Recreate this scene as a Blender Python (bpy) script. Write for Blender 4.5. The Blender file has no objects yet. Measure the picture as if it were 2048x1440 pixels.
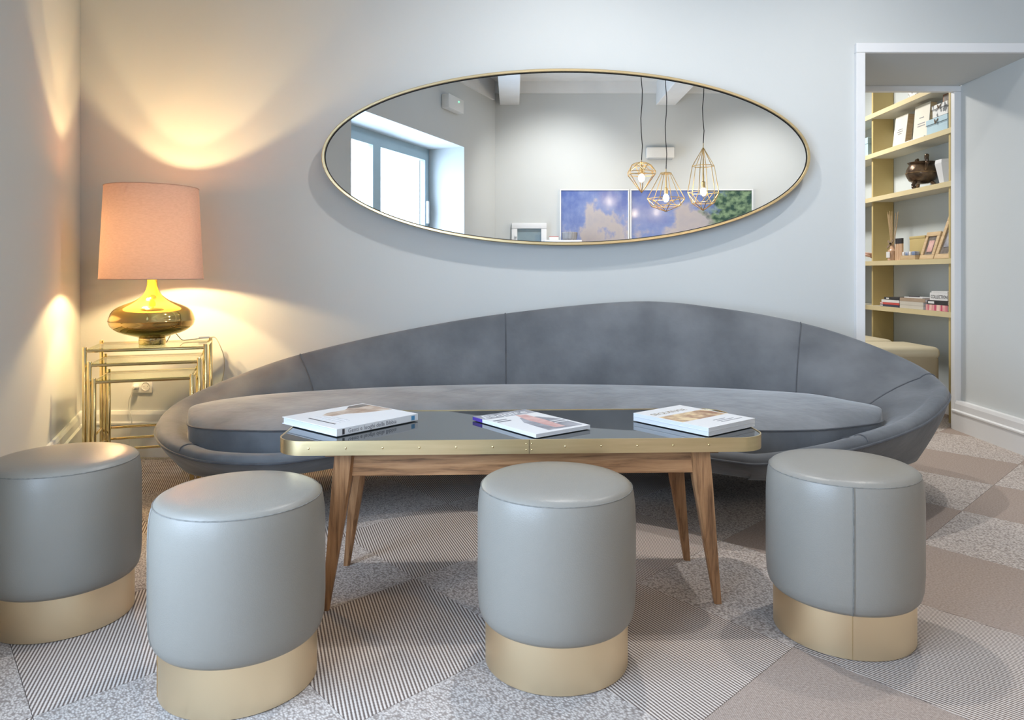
import bpy, bmesh, math, random
import numpy as np
from mathutils import Vector, Matrix
random.seed(7)
SC = bpy.context.scene
COL = SC.collection
PI = math.pi

# ------------------------------------------------------------------ camera, world, exposure
cam_d = bpy.data.cameras.new('camera')
cam = bpy.data.objects.new('camera', cam_d)
COL.objects.link(cam)
cam.location = (0, 0, 0.98)
cam.rotation_euler = (PI / 2, 0, 0)
cam_d.sensor_width = 36.0
cam_d.lens = 36.0 * 1460 / 2048
cam_d.shift_y = -172 / 2048
cam_d.clip_start = 0.02
SC.camera = cam

world = bpy.data.worlds.new('world')
SC.world = world
world.use_nodes = True
world.node_tree.nodes['Background'].inputs['Color'].default_value = (0.80, 0.90, 1.0, 1)
world.node_tree.nodes['Background'].inputs['Strength'].default_value = 2.0

SC.view_settings.view_transform = 'Standard'
SC.view_settings.look = 'None'
SC.view_settings.gamma = 1.0
SC.view_settings.use_curve_mapping = False
SC.view_settings.exposure = 0.25
SC.cycles.max_bounces = 10
SC.cycles.diffuse_bounces = 5
SC.cycles.glossy_bounces = 5
SC.cycles.transmission_bounces = 8
SC.cycles.transparent_max_bounces = 12
SC.cycles.sample_clamp_indirect = 6.0
SC.cycles.caustics_reflective = False
SC.cycles.caustics_refractive = False
SC.cycles.use_denoising = True

# left wall frame: origin in the back corner, s along the wall towards the camera, t outwards
LC = Vector((-2.323, 3.93, 0))
LD = Vector((0.379, -0.925, 0)).normalized()
LN = Vector((-0.925, -0.379, 0)).normalized()
def LW(s, t, z):
    return LC + LD * s + LN * t + Vector((0, 0, z))

def area_light(name, loc, direction, sx, sy, power, color):
    d = bpy.data.lights.new(name, 'AREA')
    d.shape = 'RECTANGLE'; d.size = sx; d.size_y = sy; d.energy = power; d.color = color
    o = bpy.data.objects.new(name, d); COL.objects.link(o)
    o.location = loc
    o.rotation_euler = Vector(direction).to_track_quat('-Z', 'Y').to_euler()
    return o
# daylight that falls through the window in the left wall
area_light('window_daylight', LW(3.63, 0.57, 1.325), -LN, 2.15, 2.13, 150, (0.56, 0.74, 1.0))

# ------------------------------------------------------------------ materials
MATS = {}
def nn(nt, t, **kw):
    n = nt.nodes.new(t)
    for k, v in kw.items():
        setattr(n, k, v)
    return n
def mat(name, col, rough=0.5, metal=0.0, noise=None, bump=None, spec=0.5, sheen=0, coat=0, emit=None, coords='Object', trans=0, ior=1.45, stretch=None):
    """noise=(scale, colour2, lo, hi); bump=(scale, strength)"""
    if name in MATS:
        return MATS[name]
    m = bpy.data.materials.new(name); m.use_nodes = True
    nt = m.node_tree
    b = nt.nodes['Principled BSDF']
    b.inputs['Base Color'].default_value = (*col, 1)
    b.inputs['Roughness'].default_value = rough
    b.inputs['Metallic'].default_value = metal
    b.inputs['Specular IOR Level'].default_value = spec
    b.inputs['IOR'].default_value = ior
    if trans: b.inputs['Transmission Weight'].default_value = trans
    if sheen:
        b.inputs['Sheen Weight'].default_value = sheen
        b.inputs['Sheen Roughness'].default_value = 0.4
    if coat: b.inputs['Coat Weight'].default_value = coat
    if emit:
        b.inputs['Emission Color'].default_value = (*emit[0], 1)
        b.inputs['Emission Strength'].default_value = emit[1]
    tc = nn(nt, 'ShaderNodeTexCoord')
    src = tc.outputs[coords]
    if stretch:
        mp = nn(nt, 'ShaderNodeMapping'); mp.inputs['Scale'].default_value = stretch
        nt.links.new(src, mp.inputs['Vector']); src = mp.outputs['Vector']
    if noise:
        n = nn(nt, 'ShaderNodeTexNoise'); n.inputs['Scale'].default_value = noise[0]; n.inputs['Detail'].default_value = 5
        nt.links.new(src, n.inputs['Vector'])
        r = nn(nt, 'ShaderNodeValToRGB')
        r.color_ramp.elements[0].position = noise[2]; r.color_ramp.elements[1].position = noise[3]
        r.color_ramp.elements[0].color = (*col, 1); r.color_ramp.elements[1].color = (*noise[1], 1)
        nt.links.new(n.outputs['Fac'], r.inputs['Fac'])
        nt.links.new(r.outputs['Color'], b.inputs['Base Color'])
    if bump:
        n = nn(nt, 'ShaderNodeTexNoise'); n.inputs['Scale'].default_value = bump[0]; n.inputs['Detail'].default_value = 3
        nt.links.new(src, n.inputs['Vector'])
        bp = nn(nt, 'ShaderNodeBump'); bp.inputs['Strength'].default_value = bump[1]; bp.inputs['Distance'].default_value = 0.01
        nt.links.new(n.outputs['Fac'], bp.inputs['Height'])
        nt.links.new(bp.outputs['Normal'], b.inputs['Normal'])
    MATS[name] = m
    return m

WALL = mat('wall_paint', (0.60, 0.615, 0.605), 0.75, noise=(1.5, (0.585, 0.60, 0.59), .3, .7), bump=(60, .03))
WHITE = mat('white_paint', (0.80, 0.80, 0.80), 0.4, noise=(3, (0.77, 0.77, 0.775), .3, .7))
CEILW = mat('ceiling_white', (0.80, 0.80, 0.79), 0.6, noise=(4, (0.74, 0.74, 0.73), .3, .7))
BRASS = mat('satin_brass', (0.90, 0.74, 0.50), 0.40, 1.0, noise=(2.5, (0.87, 0.70, 0.45), .3, .7))
BRASSP = mat('polished_brass', (0.83, 0.68, 0.38), 0.12, 1.0, noise=(8, (0.76, 0.60, 0.30), .3, .7))
BRASSB = mat('brushed_brass', (0.78, 0.62, 0.37), 0.33, 1.0, noise=(6, (0.70, 0.55, 0.31), .3, .7), stretch=(1, 1, 14))
VELVET = mat('grey_velvet', (0.098, 0.104, 0.115), 0.75, noise=(4.5, (0.172, 0.181, 0.194), .30, .74), bump=(10, .5), sheen=0.28, spec=.25)
VELVETC = mat('grey_velvet_cushion', (0.125, 0.133, 0.146), 0.72, noise=(4.5, (0.225, 0.236, 0.254), .33, .7), bump=(9, .6), sheen=0.5, spec=.25)
VELVETD = mat('dark_velvet_welt', (0.06, 0.064, 0.075), 0.75, noise=(20, (0.09, 0.095, 0.105), .3, .7), sheen=.3)
LEATHER = mat('taupe_leather', (0.27, 0.252, 0.222), 0.33, noise=(2, (0.257, 0.24, 0.211), .3, .7), bump=(350, .08))
LEATHERS = mat('leather_seam', (0.17, 0.165, 0.15), 0.5, noise=(90, (0.22, 0.215, 0.20), .4, .6))
BLACKM = mat('black_metal', (0.02, 0.02, 0.022), 0.45, 0.6, noise=(9, (0.03, 0.03, 0.03), .3, .7))
PAPER = mat('paper_pages', (0.72, 0.72, 0.73), 0.7, noise=(180, (0.60, 0.61, 0.64), .35, .65), stretch=(.02, .02, 4))
COVERW = mat('white_cover', (0.78, 0.78, 0.79), 0.28, noise=(6, (0.74, 0.745, 0.76), .3, .7))
INK = mat('dark_ink', (0.035, 0.035, 0.045), 0.5, noise=(40, (0.06, 0.055, 0.06), .3, .7))
DARKGLASS = mat('smoked_mirror_glass', (0.025, 0.03, 0.033), 0.015, 0.0, noise=(2, (0.03, 0.034, 0.036), .3, .7), spec=0.5, ior=2.1)
MIRROR = mat('silvered_mirror', (0.93, 0.945, 0.95), 0.0, 1.0, noise=(1, (0.925, 0.94, 0.945), .3, .7))
GOLDP = mat('gold_lacquer', (0.56, 0.44, 0.20), 0.42, 0.0, noise=(3, (0.53, 0.41, 0.18), .3, .7))
GOLDE = mat('pale_gold_edge', (0.68, 0.58, 0.35), 0.4, 0.0, noise=(5, (0.64, 0.54, 0.32), .3, .7))
SKIN = mat('skin', (0.62, 0.40, 0.32), 0.5, noise=(30, (0.56, 0.34, 0.27), .3, .7))
CLOTH = mat('dark_navy_cloth', (0.03, 0.03, 0.045), 0.8, noise=(40, (0.05, 0.05, 0.065), .3, .7))
PLASTICW = mat('white_plastic', (0.78, 0.77, 0.74), 0.35, noise=(10, (0.76, 0.75, 0.72), .3, .7))
CORDM = mat('pale_cable', (0.55, 0.50, 0.38), 0.5, noise=(30, (0.48, 0.43, 0.32), .3, .7))
WINP = mat('grey_blue_window_paint', (0.36, 0.46, 0.50), 0.45, noise=(4, (0.33, 0.43, 0.47), .3, .7))

def wood(name, stretch):
    if name in MATS: return MATS[name]
    m = bpy.data.materials.new(name); m.use_nodes = True
    nt = m.node_tree; b = nt.nodes['Principled BSDF']
    tc = nn(nt, 'ShaderNodeTexCoord'); mp = nn(nt, 'ShaderNodeMapping'); mp.inputs['Scale'].default_value = stretch
    nt.links.new(tc.outputs['Object'], mp.inputs['Vector'])
    n = nn(nt, 'ShaderNodeTexNoise'); n.inputs['Scale'].default_value = 1.0; n.inputs['Detail'].default_value = 7; n.inputs['Roughness'].default_value = .62
    n.inputs['Distortion'].default_value = .35
    nt.links.new(mp.outputs['Vector'], n.inputs['Vector'])
    r = nn(nt, 'ShaderNodeValToRGB')
    e = r.color_ramp.elements
    e[0].position = .30; e[0].color = (0.13, 0.058, 0.024, 1)
    e[1].position = .72; e[1].color = (0.52, 0.285, 0.135, 1)
    x = e.new(.5); x.color = (0.37, 0.185, 0.082, 1)
    nt.links.new(n.outputs['Fac'], r.inputs['Fac']); nt.links.new(r.outputs['Color'], b.inputs['Base Color'])
    b.inputs['Roughness'].default_value = .42
    bp = nn(nt, 'ShaderNodeBump'); bp.inputs['Strength'].default_value = .25; bp.inputs['Distance'].default_value = .004
    nt.links.new(n.outputs['Fac'], bp.inputs['Height']); nt.links.new(bp.outputs['Normal'], b.inputs['Normal'])
    MATS[name] = m
    return m
WOODV = wood('walnut_vertical_grain', (75, 75, 5))
WOODH = wood('walnut_long_grain', (5, 75, 75))
OAK = mat('pale_oak', (0.62, 0.46, 0.28), 0.5, noise=(12, (0.50, 0.35, 0.19), .35, .7), stretch=(1, 1, 6))

def thin_glass(name, col, gloss=.08):
    if name in MATS: return MATS[name]
    m = bpy.data.materials.new(name); m.use_nodes = True
    nt = m.node_tree; nt.nodes.remove(nt.nodes['Principled BSDF'])
    out = nt.nodes['Material Output']
    tr = nn(nt, 'ShaderNodeBsdfTransparent'); tr.inputs['Color'].default_value = (*col, 1)
    gl = nn(nt, 'ShaderNodeBsdfGlossy'); gl.inputs['Roughness'].default_value = 0.0
    mx = nn(nt, 'ShaderNodeMixShader')
    fr = nn(nt, 'ShaderNodeLayerWeight'); pw = nn(nt, 'ShaderNodeMath', operation='POWER'); pw.inputs[1].default_value = 4.5
    nt.links.new(fr.outputs['Facing'], pw.inputs[0])
    ma = nn(nt, 'ShaderNodeMath', operation='MULTIPLY_ADD'); ma.inputs[1].default_value = .7; ma.inputs[2].default_value = .035
    nt.links.new(pw.outputs[0], ma.inputs[0]); nt.links.new(ma.outputs[0], mx.inputs['Fac'])
    nt.links.new(tr.outputs['BSDF'], mx.inputs[1]); nt.links.new(gl.outputs['BSDF'], mx.inputs[2])
    nt.links.new(mx.outputs['Shader'], out.inputs['Surface'])
    MATS[name] = m
    return m
PANE = thin_glass('clear_pane', (.97, .98, .98))
TOPGLASS = thin_glass('greenish_shelf_glass', (.86, .90, .80))

def carpet(name, kind, theta=0.0):
    if name in MATS: return MATS[name]
    m = bpy.data.materials.new(name); m.use_nodes = True
    nt = m.node_tree; b = nt.nodes['Principled BSDF']
    b.inputs['Roughness'].default_value = .9; b.inputs['Specular IOR Level'].default_value = .15
    geo = nn(nt, 'ShaderNodeNewGeometry')
    mp = nn(nt, 'ShaderNodeMapping'); mp.inputs['Rotation'].default_value = (0, 0, -theta)
    nt.links.new(geo.outputs['Position'], mp.inputs['Vector'])
    sep = nn(nt, 'ShaderNodeSeparateXYZ'); nt.links.new(mp.outputs['Vector'], sep.inputs['Vector'])
    def math_(op, a, bb=None):
        n = nn(nt, 'ShaderNodeMath', operation=op)
        for i, v in enumerate((a, bb)):
            if v is None: continue
            if isinstance(v, (int, float)): n.inputs[i].default_value = v
            else: nt.links.new(v, n.inputs[i])
        return n.outputs[0]
    ramp = nn(nt, 'ShaderNodeValToRGB'); e = ramp.color_ramp.elements
    fine = nn(nt, 'ShaderNodeTexNoise'); fine.inputs['Scale'].default_value = 160; fine.inputs['Detail'].default_value = 2
    nt.links.new(mp.outputs['Vector'], fine.inputs['Vector'])
    if kind == 'stripe':
        s = math_('SINE', math_('MULTIPLY', sep.outputs['X'], 2 * PI / 0.0088))
        w = math_('SINE', math_('MULTIPLY', sep.outputs['Y'], 2 * PI / 0.011))
        f = math_('ADD', math_('MULTIPLY', s, .42), .5)
        f = math_('ADD', f, math_('MULTIPLY', w, .06))
        f = math_('ADD', f, math_('MULTIPLY', math_('SUBTRACT', fine.outputs['Fac'], .5), .35))
        e[0].position = .22; e[0].color = (0.165, 0.124, 0.107, 1)
        e[1].position = .74; e[1].color = (0.68, 0.60, 0.54, 1)
    elif kind == 'weave':
        vo = nn(nt, 'ShaderNodeTexVoronoi'); vo.inputs['Scale'].default_value = 210
        st = nn(nt, 'ShaderNodeMapping'); st.inputs['Scale'].default_value = (1, .62, 1)
        nt.links.new(mp.outputs['Vector'], st.inputs['Vector']); nt.links.new(st.outputs['Vector'], vo.inputs['Vector'])
        f = math_('ADD', math_('SUBTRACT', 1.0, math_('MULTIPLY', vo.outputs['Distance'], 1.0)), math_('MULTIPLY', math_('SUBTRACT', fine.outputs['Fac'], .5), .5))
        e[0].position = .22; e[0].color = (0.30, 0.25, 0.222, 1)
        e[1].position = .85; e[1].color = (0.70, 0.63, 0.58, 1)
    else:
        s = math_('SINE', math_('MULTIPLY', sep.outputs['X'], 2 * PI / 0.0062))
        w = math_('SINE', math_('MULTIPLY', sep.outputs['Y'], 2 * PI / 0.0075))
        f = math_('ADD', math_('MULTIPLY', math_('MULTIPLY', s, w), .3), fine.outputs['Fac'])
        e[0].position = .15; e[0].color = (0.26, 0.20, 0.168, 1)
        e[1].position = .9; e[1].color = (0.50, 0.41, 0.355, 1)
    nt.links.new(f, ramp.inputs['Fac'])
    nt.links.new(ramp.outputs['Color'], b.inputs['Base Color'])
    bp = nn(nt, 'ShaderNodeBump'); bp.inputs['Strength'].default_value = .35; bp.inputs['Distance'].default_value = .002
    nt.links.new(f, bp.inputs['Height']); nt.links.new(bp.outputs['Normal'], b.inputs['Normal'])
    MATS[name] = m
    return m

def emission(name, col, strength):
    if name in MATS: return MATS[name]
    m = bpy.data.materials.new(name); m.use_nodes = True
    nt = m.node_tree; nt.nodes.remove(nt.nodes['Principled BSDF'])
    em = nn(nt, 'ShaderNodeEmission'); em.inputs['Color'].default_value = (*col, 1); em.inputs['Strength'].default_value = strength
    nt.links.new(em.outputs['Emission'], nt.nodes['Material Output'].inputs['Surface'])
    MATS[name] = m
    return m

# ------------------------------------------------------------------ geometry helpers
class MB:
    """collects shapes into one mesh"""
    def __init__(self): self.bm = bmesh.new()
    def box(self, c, s, rz=0, bevel=0, M=None, seg=2):
        mt = Matrix.Translation(c) @ Matrix.Rotation(rz, 4, 'Z') @ Matrix.Diagonal((s[0], s[1], s[2], 1))
        if M is not None: mt = M @ mt
        r = bmesh.ops.create_cube(self.bm, size=1, matrix=mt)
        if bevel:
            ed = list({e for v in r['verts'] for e in v.link_edges})
            bmesh.ops.bevel(self.bm, geom=ed, offset=bevel, segments=seg, affect='EDGES', profile=.5)
        return self
    def poly_prism(self, pts, z0, z1):
        lo = [self.bm.verts.new((p[0], p[1], z0)) for p in pts]
        hi = [self.bm.verts.new((p[0], p[1], z1)) for p in pts]
        n = len(pts)
        self.bm.faces.new(lo[::-1]); self.bm.faces.new(hi)
        for i in range(n):
            self.bm.faces.new((lo[i], lo[(i + 1) % n], hi[(i + 1) % n], hi[i]))
        return self
    def hexa(self, p8):
        v = [self.bm.verts.new(p) for p in p8]
        for f in ((3, 2, 1, 0), (4, 5, 6, 7), (0, 1, 5, 4), (1, 2, 6, 5), (2, 3, 7, 6), (3, 0, 4, 7)):
            self.bm.faces.new([v[i] for i in f])
        return self
    def tube(self, path, r, n=8, closed=False, caps=True):
        P = [Vector(p) for p in path]; k = len(P)
        rs = r if isinstance(r, (list, tuple)) else [r] * k
        rings = []; ref = None
        for i in range(k):
            a = P[(i - 1) % k] if (closed or i > 0) else P[i]
            c = P[(i + 1) % k] if (closed or i < k - 1) else P[i]
            t = (c - a)
            t = t.normalized() if t.length > 1e-9 else Vector((0, 0, 1))
            if ref is None:
                ref = Vector((0, 0, 1)) if abs(t.z) < .9 else Vector((1, 0, 0))
            u = (ref - t * ref.dot(t)).normalized(); ref = u
            w = t.cross(u)
            rings.append([self.bm.verts.new(P[i] + (u * math.cos(2 * PI * j / n) + w * math.sin(2 * PI * j / n)) * rs[i]) for j in range(n)])
        m = k if closed else k - 1
        for i in range(m):
            A, B = rings[i], rings[(i + 1) % k]
            for j in range(n):
                self.bm.faces.new((A[j], A[(j + 1) % n], B[(j + 1) % n], B[j]))
        if caps and not closed:
            self.bm.faces.new(rings[0][::-1]); self.bm.faces.new(rings[-1])
        return self
    def lathe(self, prof, n=48, c=(0, 0, 0), cap=True, a0=0.0, a1=2 * PI):
        full = abs(a1 - a0 - 2 * PI) < 1e-6
        rings = []
        for (r, z) in prof:
            if r < 1e-6:
                rings.append([self.bm.verts.new((c[0], c[1], c[2] + z))])
            else:
                rings.append([self.bm.verts.new((c[0] + r * math.cos(a0 + (a1 - a0) * j / n), c[1] + r * math.sin(a0 + (a1 - a0) * j / n), c[2] + z)) for j in range(n if full else n + 1)])
        for A, B in zip(rings, rings[1:]):
            cnt = n
            for j in range(cnt):
                q = (j + 1) % n if full else j + 1
                if len(A) == 1 and len(B) == 1: continue
                if len(A) == 1: self.bm.faces.new((A[0], B[q], B[j]))
                elif len(B) == 1: self.bm.faces.new((A[j], A[q], B[0]))
                else: self.bm.faces.new((A[j], A[q], B[q], B[j]))
        if cap and full:
            if len(rings[0]) > 1: self.bm.faces.new(rings[0][::-1])
            if len(rings[-1]) > 1: self.bm.faces.new(rings[-1])
        return self
    def grid(self, rows, closed_u=False):
        V = [[self.bm.verts.new(p) for p in r] for r in rows]
        n = len(V)
        for i in range(n if closed_u else n - 1):
            A, B = V[i], V[(i + 1) % n]
            for j in range(len(A) - 1):
                self.bm.faces.new((A[j], A[j + 1], B[j + 1], B[j]))
        return V
    def sphere(self, c, r, u=14, v=10, s=(1, 1, 1)):
        bmesh.ops.create_uvsphere(self.bm, u_segments=u, v_segments=v, radius=r, matrix=Matrix.Translation(c) @ Matrix.Diagonal((*s, 1)))
        return self
    def build(self, name, material, parent=None, smooth=True, angle=35, recalc=True, weld=0):
        if weld: bmesh.ops.remove_doubles(self.bm, verts=self.bm.verts, dist=weld)
        if recalc: bmesh.ops.recalc_face_normals(self.bm, faces=self.bm.faces)
        me = bpy.data.meshes.new(name)
        self.bm.to_mesh(me); self.bm.free()
        me.materials.append(material)
        if smooth:
            me.polygons.foreach_set('use_smooth', [True] * len(me.polygons))
            me.set_sharp_from_angle(angle=math.radians(angle))
        o = bpy.data.objects.new(name, me); COL.objects.link(o)
        if parent is not None: o.parent = parent
        return o

def thing(name, label, cat, loc=(0, 0, 0), rz=0, group=None):
    o = bpy.data.objects.new(name, None); COL.objects.link(o)
    o.empty_display_size = .1
    o.location = loc; o.rotation_euler = (0, 0, rz)
    o['label'] = label; o['category'] = cat
    if group: o['group'] = group
    return o
def tag(o, label, cat, group=None):
    o['label'] = label; o['category'] = cat
    if group: o['group'] = group
    return o
def struct(o, label=None):
    o['kind'] = 'structure'
    if label: o['label'] = label
    return o
def sempty(name, label=None):
    o = bpy.data.objects.new(name, None); COL.objects.link(o)
    return struct(o, label)
def copy_tree(o, parent=None):
    c = o.copy(); COL.objects.link(c)
    if parent is not None: c.parent = parent
    for ch in o.children: copy_tree(ch, c)
    return c
def text(name, body, size, material, parent, matrix, extrude=.0004, align='LEFT', shear=0):
    cu = bpy.data.curves.new(name, 'FONT'); cu.body = body; cu.size = size; cu.extrude = extrude
    cu.align_x = align; cu.shear = shear; cu.resolution_u = 3
    t = bpy.data.objects.new(name, cu); COL.objects.link(t)
    bpy.context.view_layer.update()
    me = bpy.data.meshes.new_from_object(t.evaluated_get(bpy.context.evaluated_depsgraph_get()))
    bpy.data.objects.remove(t); bpy.data.curves.remove(cu)
    me.materials.clear(); me.materials.append(material)
    o = bpy.data.objects.new(name, me); COL.objects.link(o)
    o.parent = parent; o.matrix_local = matrix
    return o
def frame_matrix(o, x, z):
    """matrix with local x along x, local z along z, at o"""
    x = Vector(x).normalized(); z = Vector(z).normalized(); y = z.cross(x)
    return Matrix(((x.x, y.x, z.x, o[0]), (x.y, y.y, z.y, o[1]), (x.z, y.z, z.z, o[2]), (0, 0, 0, 1)))

# ------------------------------------------------------------------ room shell
YB = 3.93            # back wall face
YO = -1.236          # wall behind the camera
XR = 4.2             # right wall face
CZ = 3.35            # ceiling
DX0, DX1, DZ, YD = 1.89, 2.815, 2.165, 4.60   # door passage

m = MB()
m.box(((-3.4 + DX0) / 2, (YB + YD) / 2, CZ / 2), (DX0 + 3.4, YD - YB, CZ))
m.box(((DX0 + DX1) / 2, (YB + YD) / 2, (DZ + CZ) / 2), (DX1 - DX0, YD - YB, CZ - DZ))
m.hexa([(2.80, YB, 0), (XR + .3, YB, 0), (XR + .3, YD, 0), (2.826, YD, 0), (2.80, YB, CZ), (XR + .3, YB, CZ), (XR + .3, YD, CZ), (2.826, YD, CZ)])
struct(m.build('wall_back', WALL, smooth=False), 'pale grey plastered wall behind the sofa with a deep doorway')

WS0, WS1, WZ0, WZ1, WT = 2.545, 4.714, 0.25, 2.40, 0.55
def lbox(mb, s0, s1, t0, t1, z0, z1):
    mb.hexa([LW(s0, t0, z0), LW(s1, t0, z0), LW(s1, t1, z0), LW(s0, t1, z0), LW(s0, t0, z1), LW(s1, t0, z1), LW(s1, t1, z1), LW(s0, t1, z1)])
m = MB()
lbox(m, 0, WS0, 0, WT, 0, CZ); lbox(m, WS1, 6.2, 0, WT, 0, CZ)
lbox(m, WS0, WS1, 0, WT, WZ1, CZ); lbox(m, WS0, WS1, 0, WT, 0, WZ0)
struct(m.build('wall_left', WALL, smooth=False), 'pale grey wall beside the table lamp with a deep window opening')
struct(MB().box((1.7, YO - .12, CZ / 2), (6, .24, CZ)).build('wall_front', WALL, smooth=False), 'pale grey wall seen only in the oval mirror')
struct(MB().box((XR + .12, 1.4, CZ / 2), (.24, 5.6, CZ)).build('wall_right', WALL, smooth=False))

ceil = struct(MB().box((.6, 1.4, CZ + .12), (8.2, 6.4, .2)).build('ceiling', CEILW, smooth=False), 'white painted timber ceiling seen in the mirror')
pl = None
yy = YO
while yy < YB - .01:
    if pl is None:
        pl = MB().box((0, 0, 0), (7.6, .192, .03), bevel=.006, seg=1).build('plank', CEILW, ceil, smooth=False)
        o = pl
    else:
        o = pl.copy(); COL.objects.link(o)
    o.location = (.55, yy + .1, CZ + .003)
    yy += .2
for i, x in enumerate((-.03, 1.89)):
    struct(MB().box((x, 1.347, 3.20), (.24, 5.166, .288), bevel=.008).build('beam', CEILW, smooth=False),
           'white ceiling beam next to the mirror window' if i == 0 else 'white ceiling beam behind the pendant lamps')
struct(MB().box((1.75, YO + .02, 3.275), (4.9, .04, .15)).build('trim_1', CEILW, smooth=False))
m = MB(); lbox(m, .1, 5.5, -.03, 0, 3.10, CZ); struct(m.build('trim_2', CEILW, smooth=False))

# floor: carpet tiles laid on the diagonal
fl = struct(MB().box((1.0, 3.2, -.03), (9, 10.5, .04)).build('floor', mat('floor_screed', (.2, .17, .15), .9, noise=(8, (.17, .14, .12), .3, .7)), smooth=False), 'carpet tile floor laid on the diagonal')
E1 = Vector((.7135, .7013)); E2 = Vector((.645, -.764)); TS = .525; TO = Vector((.740, 1.918))
CS = {k: carpet('carpet_stripe_%d' % k, 'stripe', math.radians(k)) for k in (19, 30, 45)}
CW = carpet('carpet_knobbly_weave', 'weave', math.radians(44)); CB = carpet('carpet_fine_taupe', 'fine', math.radians(44))
def clip(poly, inside):
    a, b, c = inside     # keep a*x+b*y<=c
    out = []
    for i in range(len(poly)):
        p, q = poly[i], poly[(i + 1) % len(poly)]
        dp = a * p[0] + b * p[1] - c; dq = a * q[0] + b * q[1] - c
        if dp <= 0: out.append(p)
        if (dp < 0 < dq) or (dq < 0 < dp):
            t = dp / (dp - dq); out.append((p[0] + (q[0] - p[0]) * t, p[1] + (q[1] - p[1]) * t))
    return out
lw_c = LN.x * LC.x + LN.y * LC.y
areas = [[(LN.x, LN.y, lw_c), (0, 1, YB), (1, 0, XR), (0, -1, -YO)],
         [(-1, 0, -DX0), (0, -1, -YB), (1, 0, 2.82), (0, 1, YD)],
         [(-1, 0, -.4), (0, -1, -YD), (1, 0, 3.06), (0, 1, 7.6)]]
for i in range(-8, 12):
    for j in range(-14, 8):
        a = i * TS; b = j * TS; g = .0007
        sq = [(a + g, b + g), (a + TS - g, b + g), (a + TS - g, b + TS - g), (a + g, b + TS - g)]
        sq = [tuple(TO + E1 * p + E2 * q) for p, q in sq]
        even = (i + j) % 2 == 0
        if i >= 2 or (i == 1 and j >= -1) or (i, j) == (-1, 0):
            mt_ = CB if (not even or (i, j) == (1, -1)) else CW
            if (i, j) == (-1, 0): mt_ = CB
        elif even:
            mt_ = CS[19]
            if (i, j) in ((-1, -1), (0, -2)): mt_ = CS[30]
            if (i, j) == (0, 0): mt_ = CS[45]
        else:
            mt_ = CW
        for ar in areas:
            p = sq
            for h in ar:
                p = clip(p, h)
                if len(p) < 3: break
            if len(p) < 3: continue
            arx = 0
            for k in range(len(p)):
                arx += p[k][0] * p[(k + 1) % len(p)][1] - p[(k + 1) % len(p)][0] * p[k][1]
            if abs(arx) < .002: continue
            if arx < 0: p = p[::-1]
            MB().poly_prism(p, -.008, 0).build('carpet_tile', mt_, fl, smooth=False)

# baseboards
def base_profile_box(mb, f, L, h, th=.022):
    """f(s, out, z) -> point; profile with a stepped top moulding"""
    prof = [(0, 0), (th, 0), (th, h - .075), (th + .006, h - .07), (th + .006, h - .062), (th - .004, h - .055), (th - .004, h - .018), (th - .010, h), (0, h)]
    A = [mb.bm.verts.new(f(L[0], o, z)) for o, z in prof]
    B = [mb.bm.verts.new(f(L[1], o, z)) for o, z in prof]
    n = len(prof)
    for i in range(n):
        mb.bm.faces.new((A[i], A[(i + 1) % n], B[(i + 1) % n], B[i]))
    mb.bm.faces.new(A[::-1]); mb.bm.faces.new(B)
m = MB(); base_profile_box(m, lambda s, o, z: (s, YB - o, z), (-2.31, DX0 - .05), .245)
struct(m.build('baseboard_back', WHITE, smooth=False), 'white moulded baseboard under the wall outlet')
m = MB(); base_profile_box(m, lambda s, o, z: LW(s, -o, z), (.0, WS0 + 3.0), .245)
struct(m.build('baseboard_left', WHITE, smooth=False))
m = MB(); base_profile_box(m, lambda s, o, z: (2.80 + .026 * (s - YB) / (YD - YB) - o, s, z), (YB, YD + .02), .185, .042)
struct(m.build('baseboard_right', WHITE, smooth=False), 'white moulded baseboard along the doorway side')
# door casing and the frame at the far end of the passage
m = MB()
m.box((DX0 - .024, YB - .012, DZ / 2 - .0005), (.048, .028, DZ - .001), bevel=.002)
m.box(((DX0 + 3.4) / 2 - .024, YB - .012, DZ + .026), (3.4 - DX0 + .048, .028, .052), bevel=.004)
struct(m.build('trim_3', WHITE, smooth=False), 'white casing round the doorway')
m = MB()
m.box((2.8085, YD + .015, DZ / 2 - .0175), (.045, .04, DZ - .036), bevel=.003)
m.box(((DX0 + 2.83) / 2, YD + .015, DZ - .0175), (2.83 - DX0, .04, .034), bevel=.003)
struct(m.build('trim_4', WHITE, smooth=False), 'thin white frame at the far end of the passage')

# room behind the doorway
m = MB()
m.box((3.16, 6.2, 1.4), (.2, 3.2, 2.8)); struct(m.build('wall_far_right', mat('pale_blue_grey_wall', (.56, .61, .63), .7, noise=(2, (.54, .59, .61), .3, .7)), smooth=False), 'pale blue grey wall behind the gold bookcase')
struct(MB().box((1.7, 7.7, 1.4), (3.2, .2, 2.8)).build('wall_far_back', WALL, smooth=False))
struct(MB().box((.3, 6.1, 1.4), (.2, 3.2, 2.8)).build('wall_far_left', WALL, smooth=False))
struct(MB().box((1.7, 6.15, 2.85), (3.2, 3.3, .1)).build('ceiling_far_room', CEILW, smooth=False))
m = MB(); base_profile_box(m, lambda s, o, z: (3.06 - o, s, z), (4.65, 7.6), .16); struct(m.build('baseboard_far_right', WHITE, smooth=False))

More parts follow.
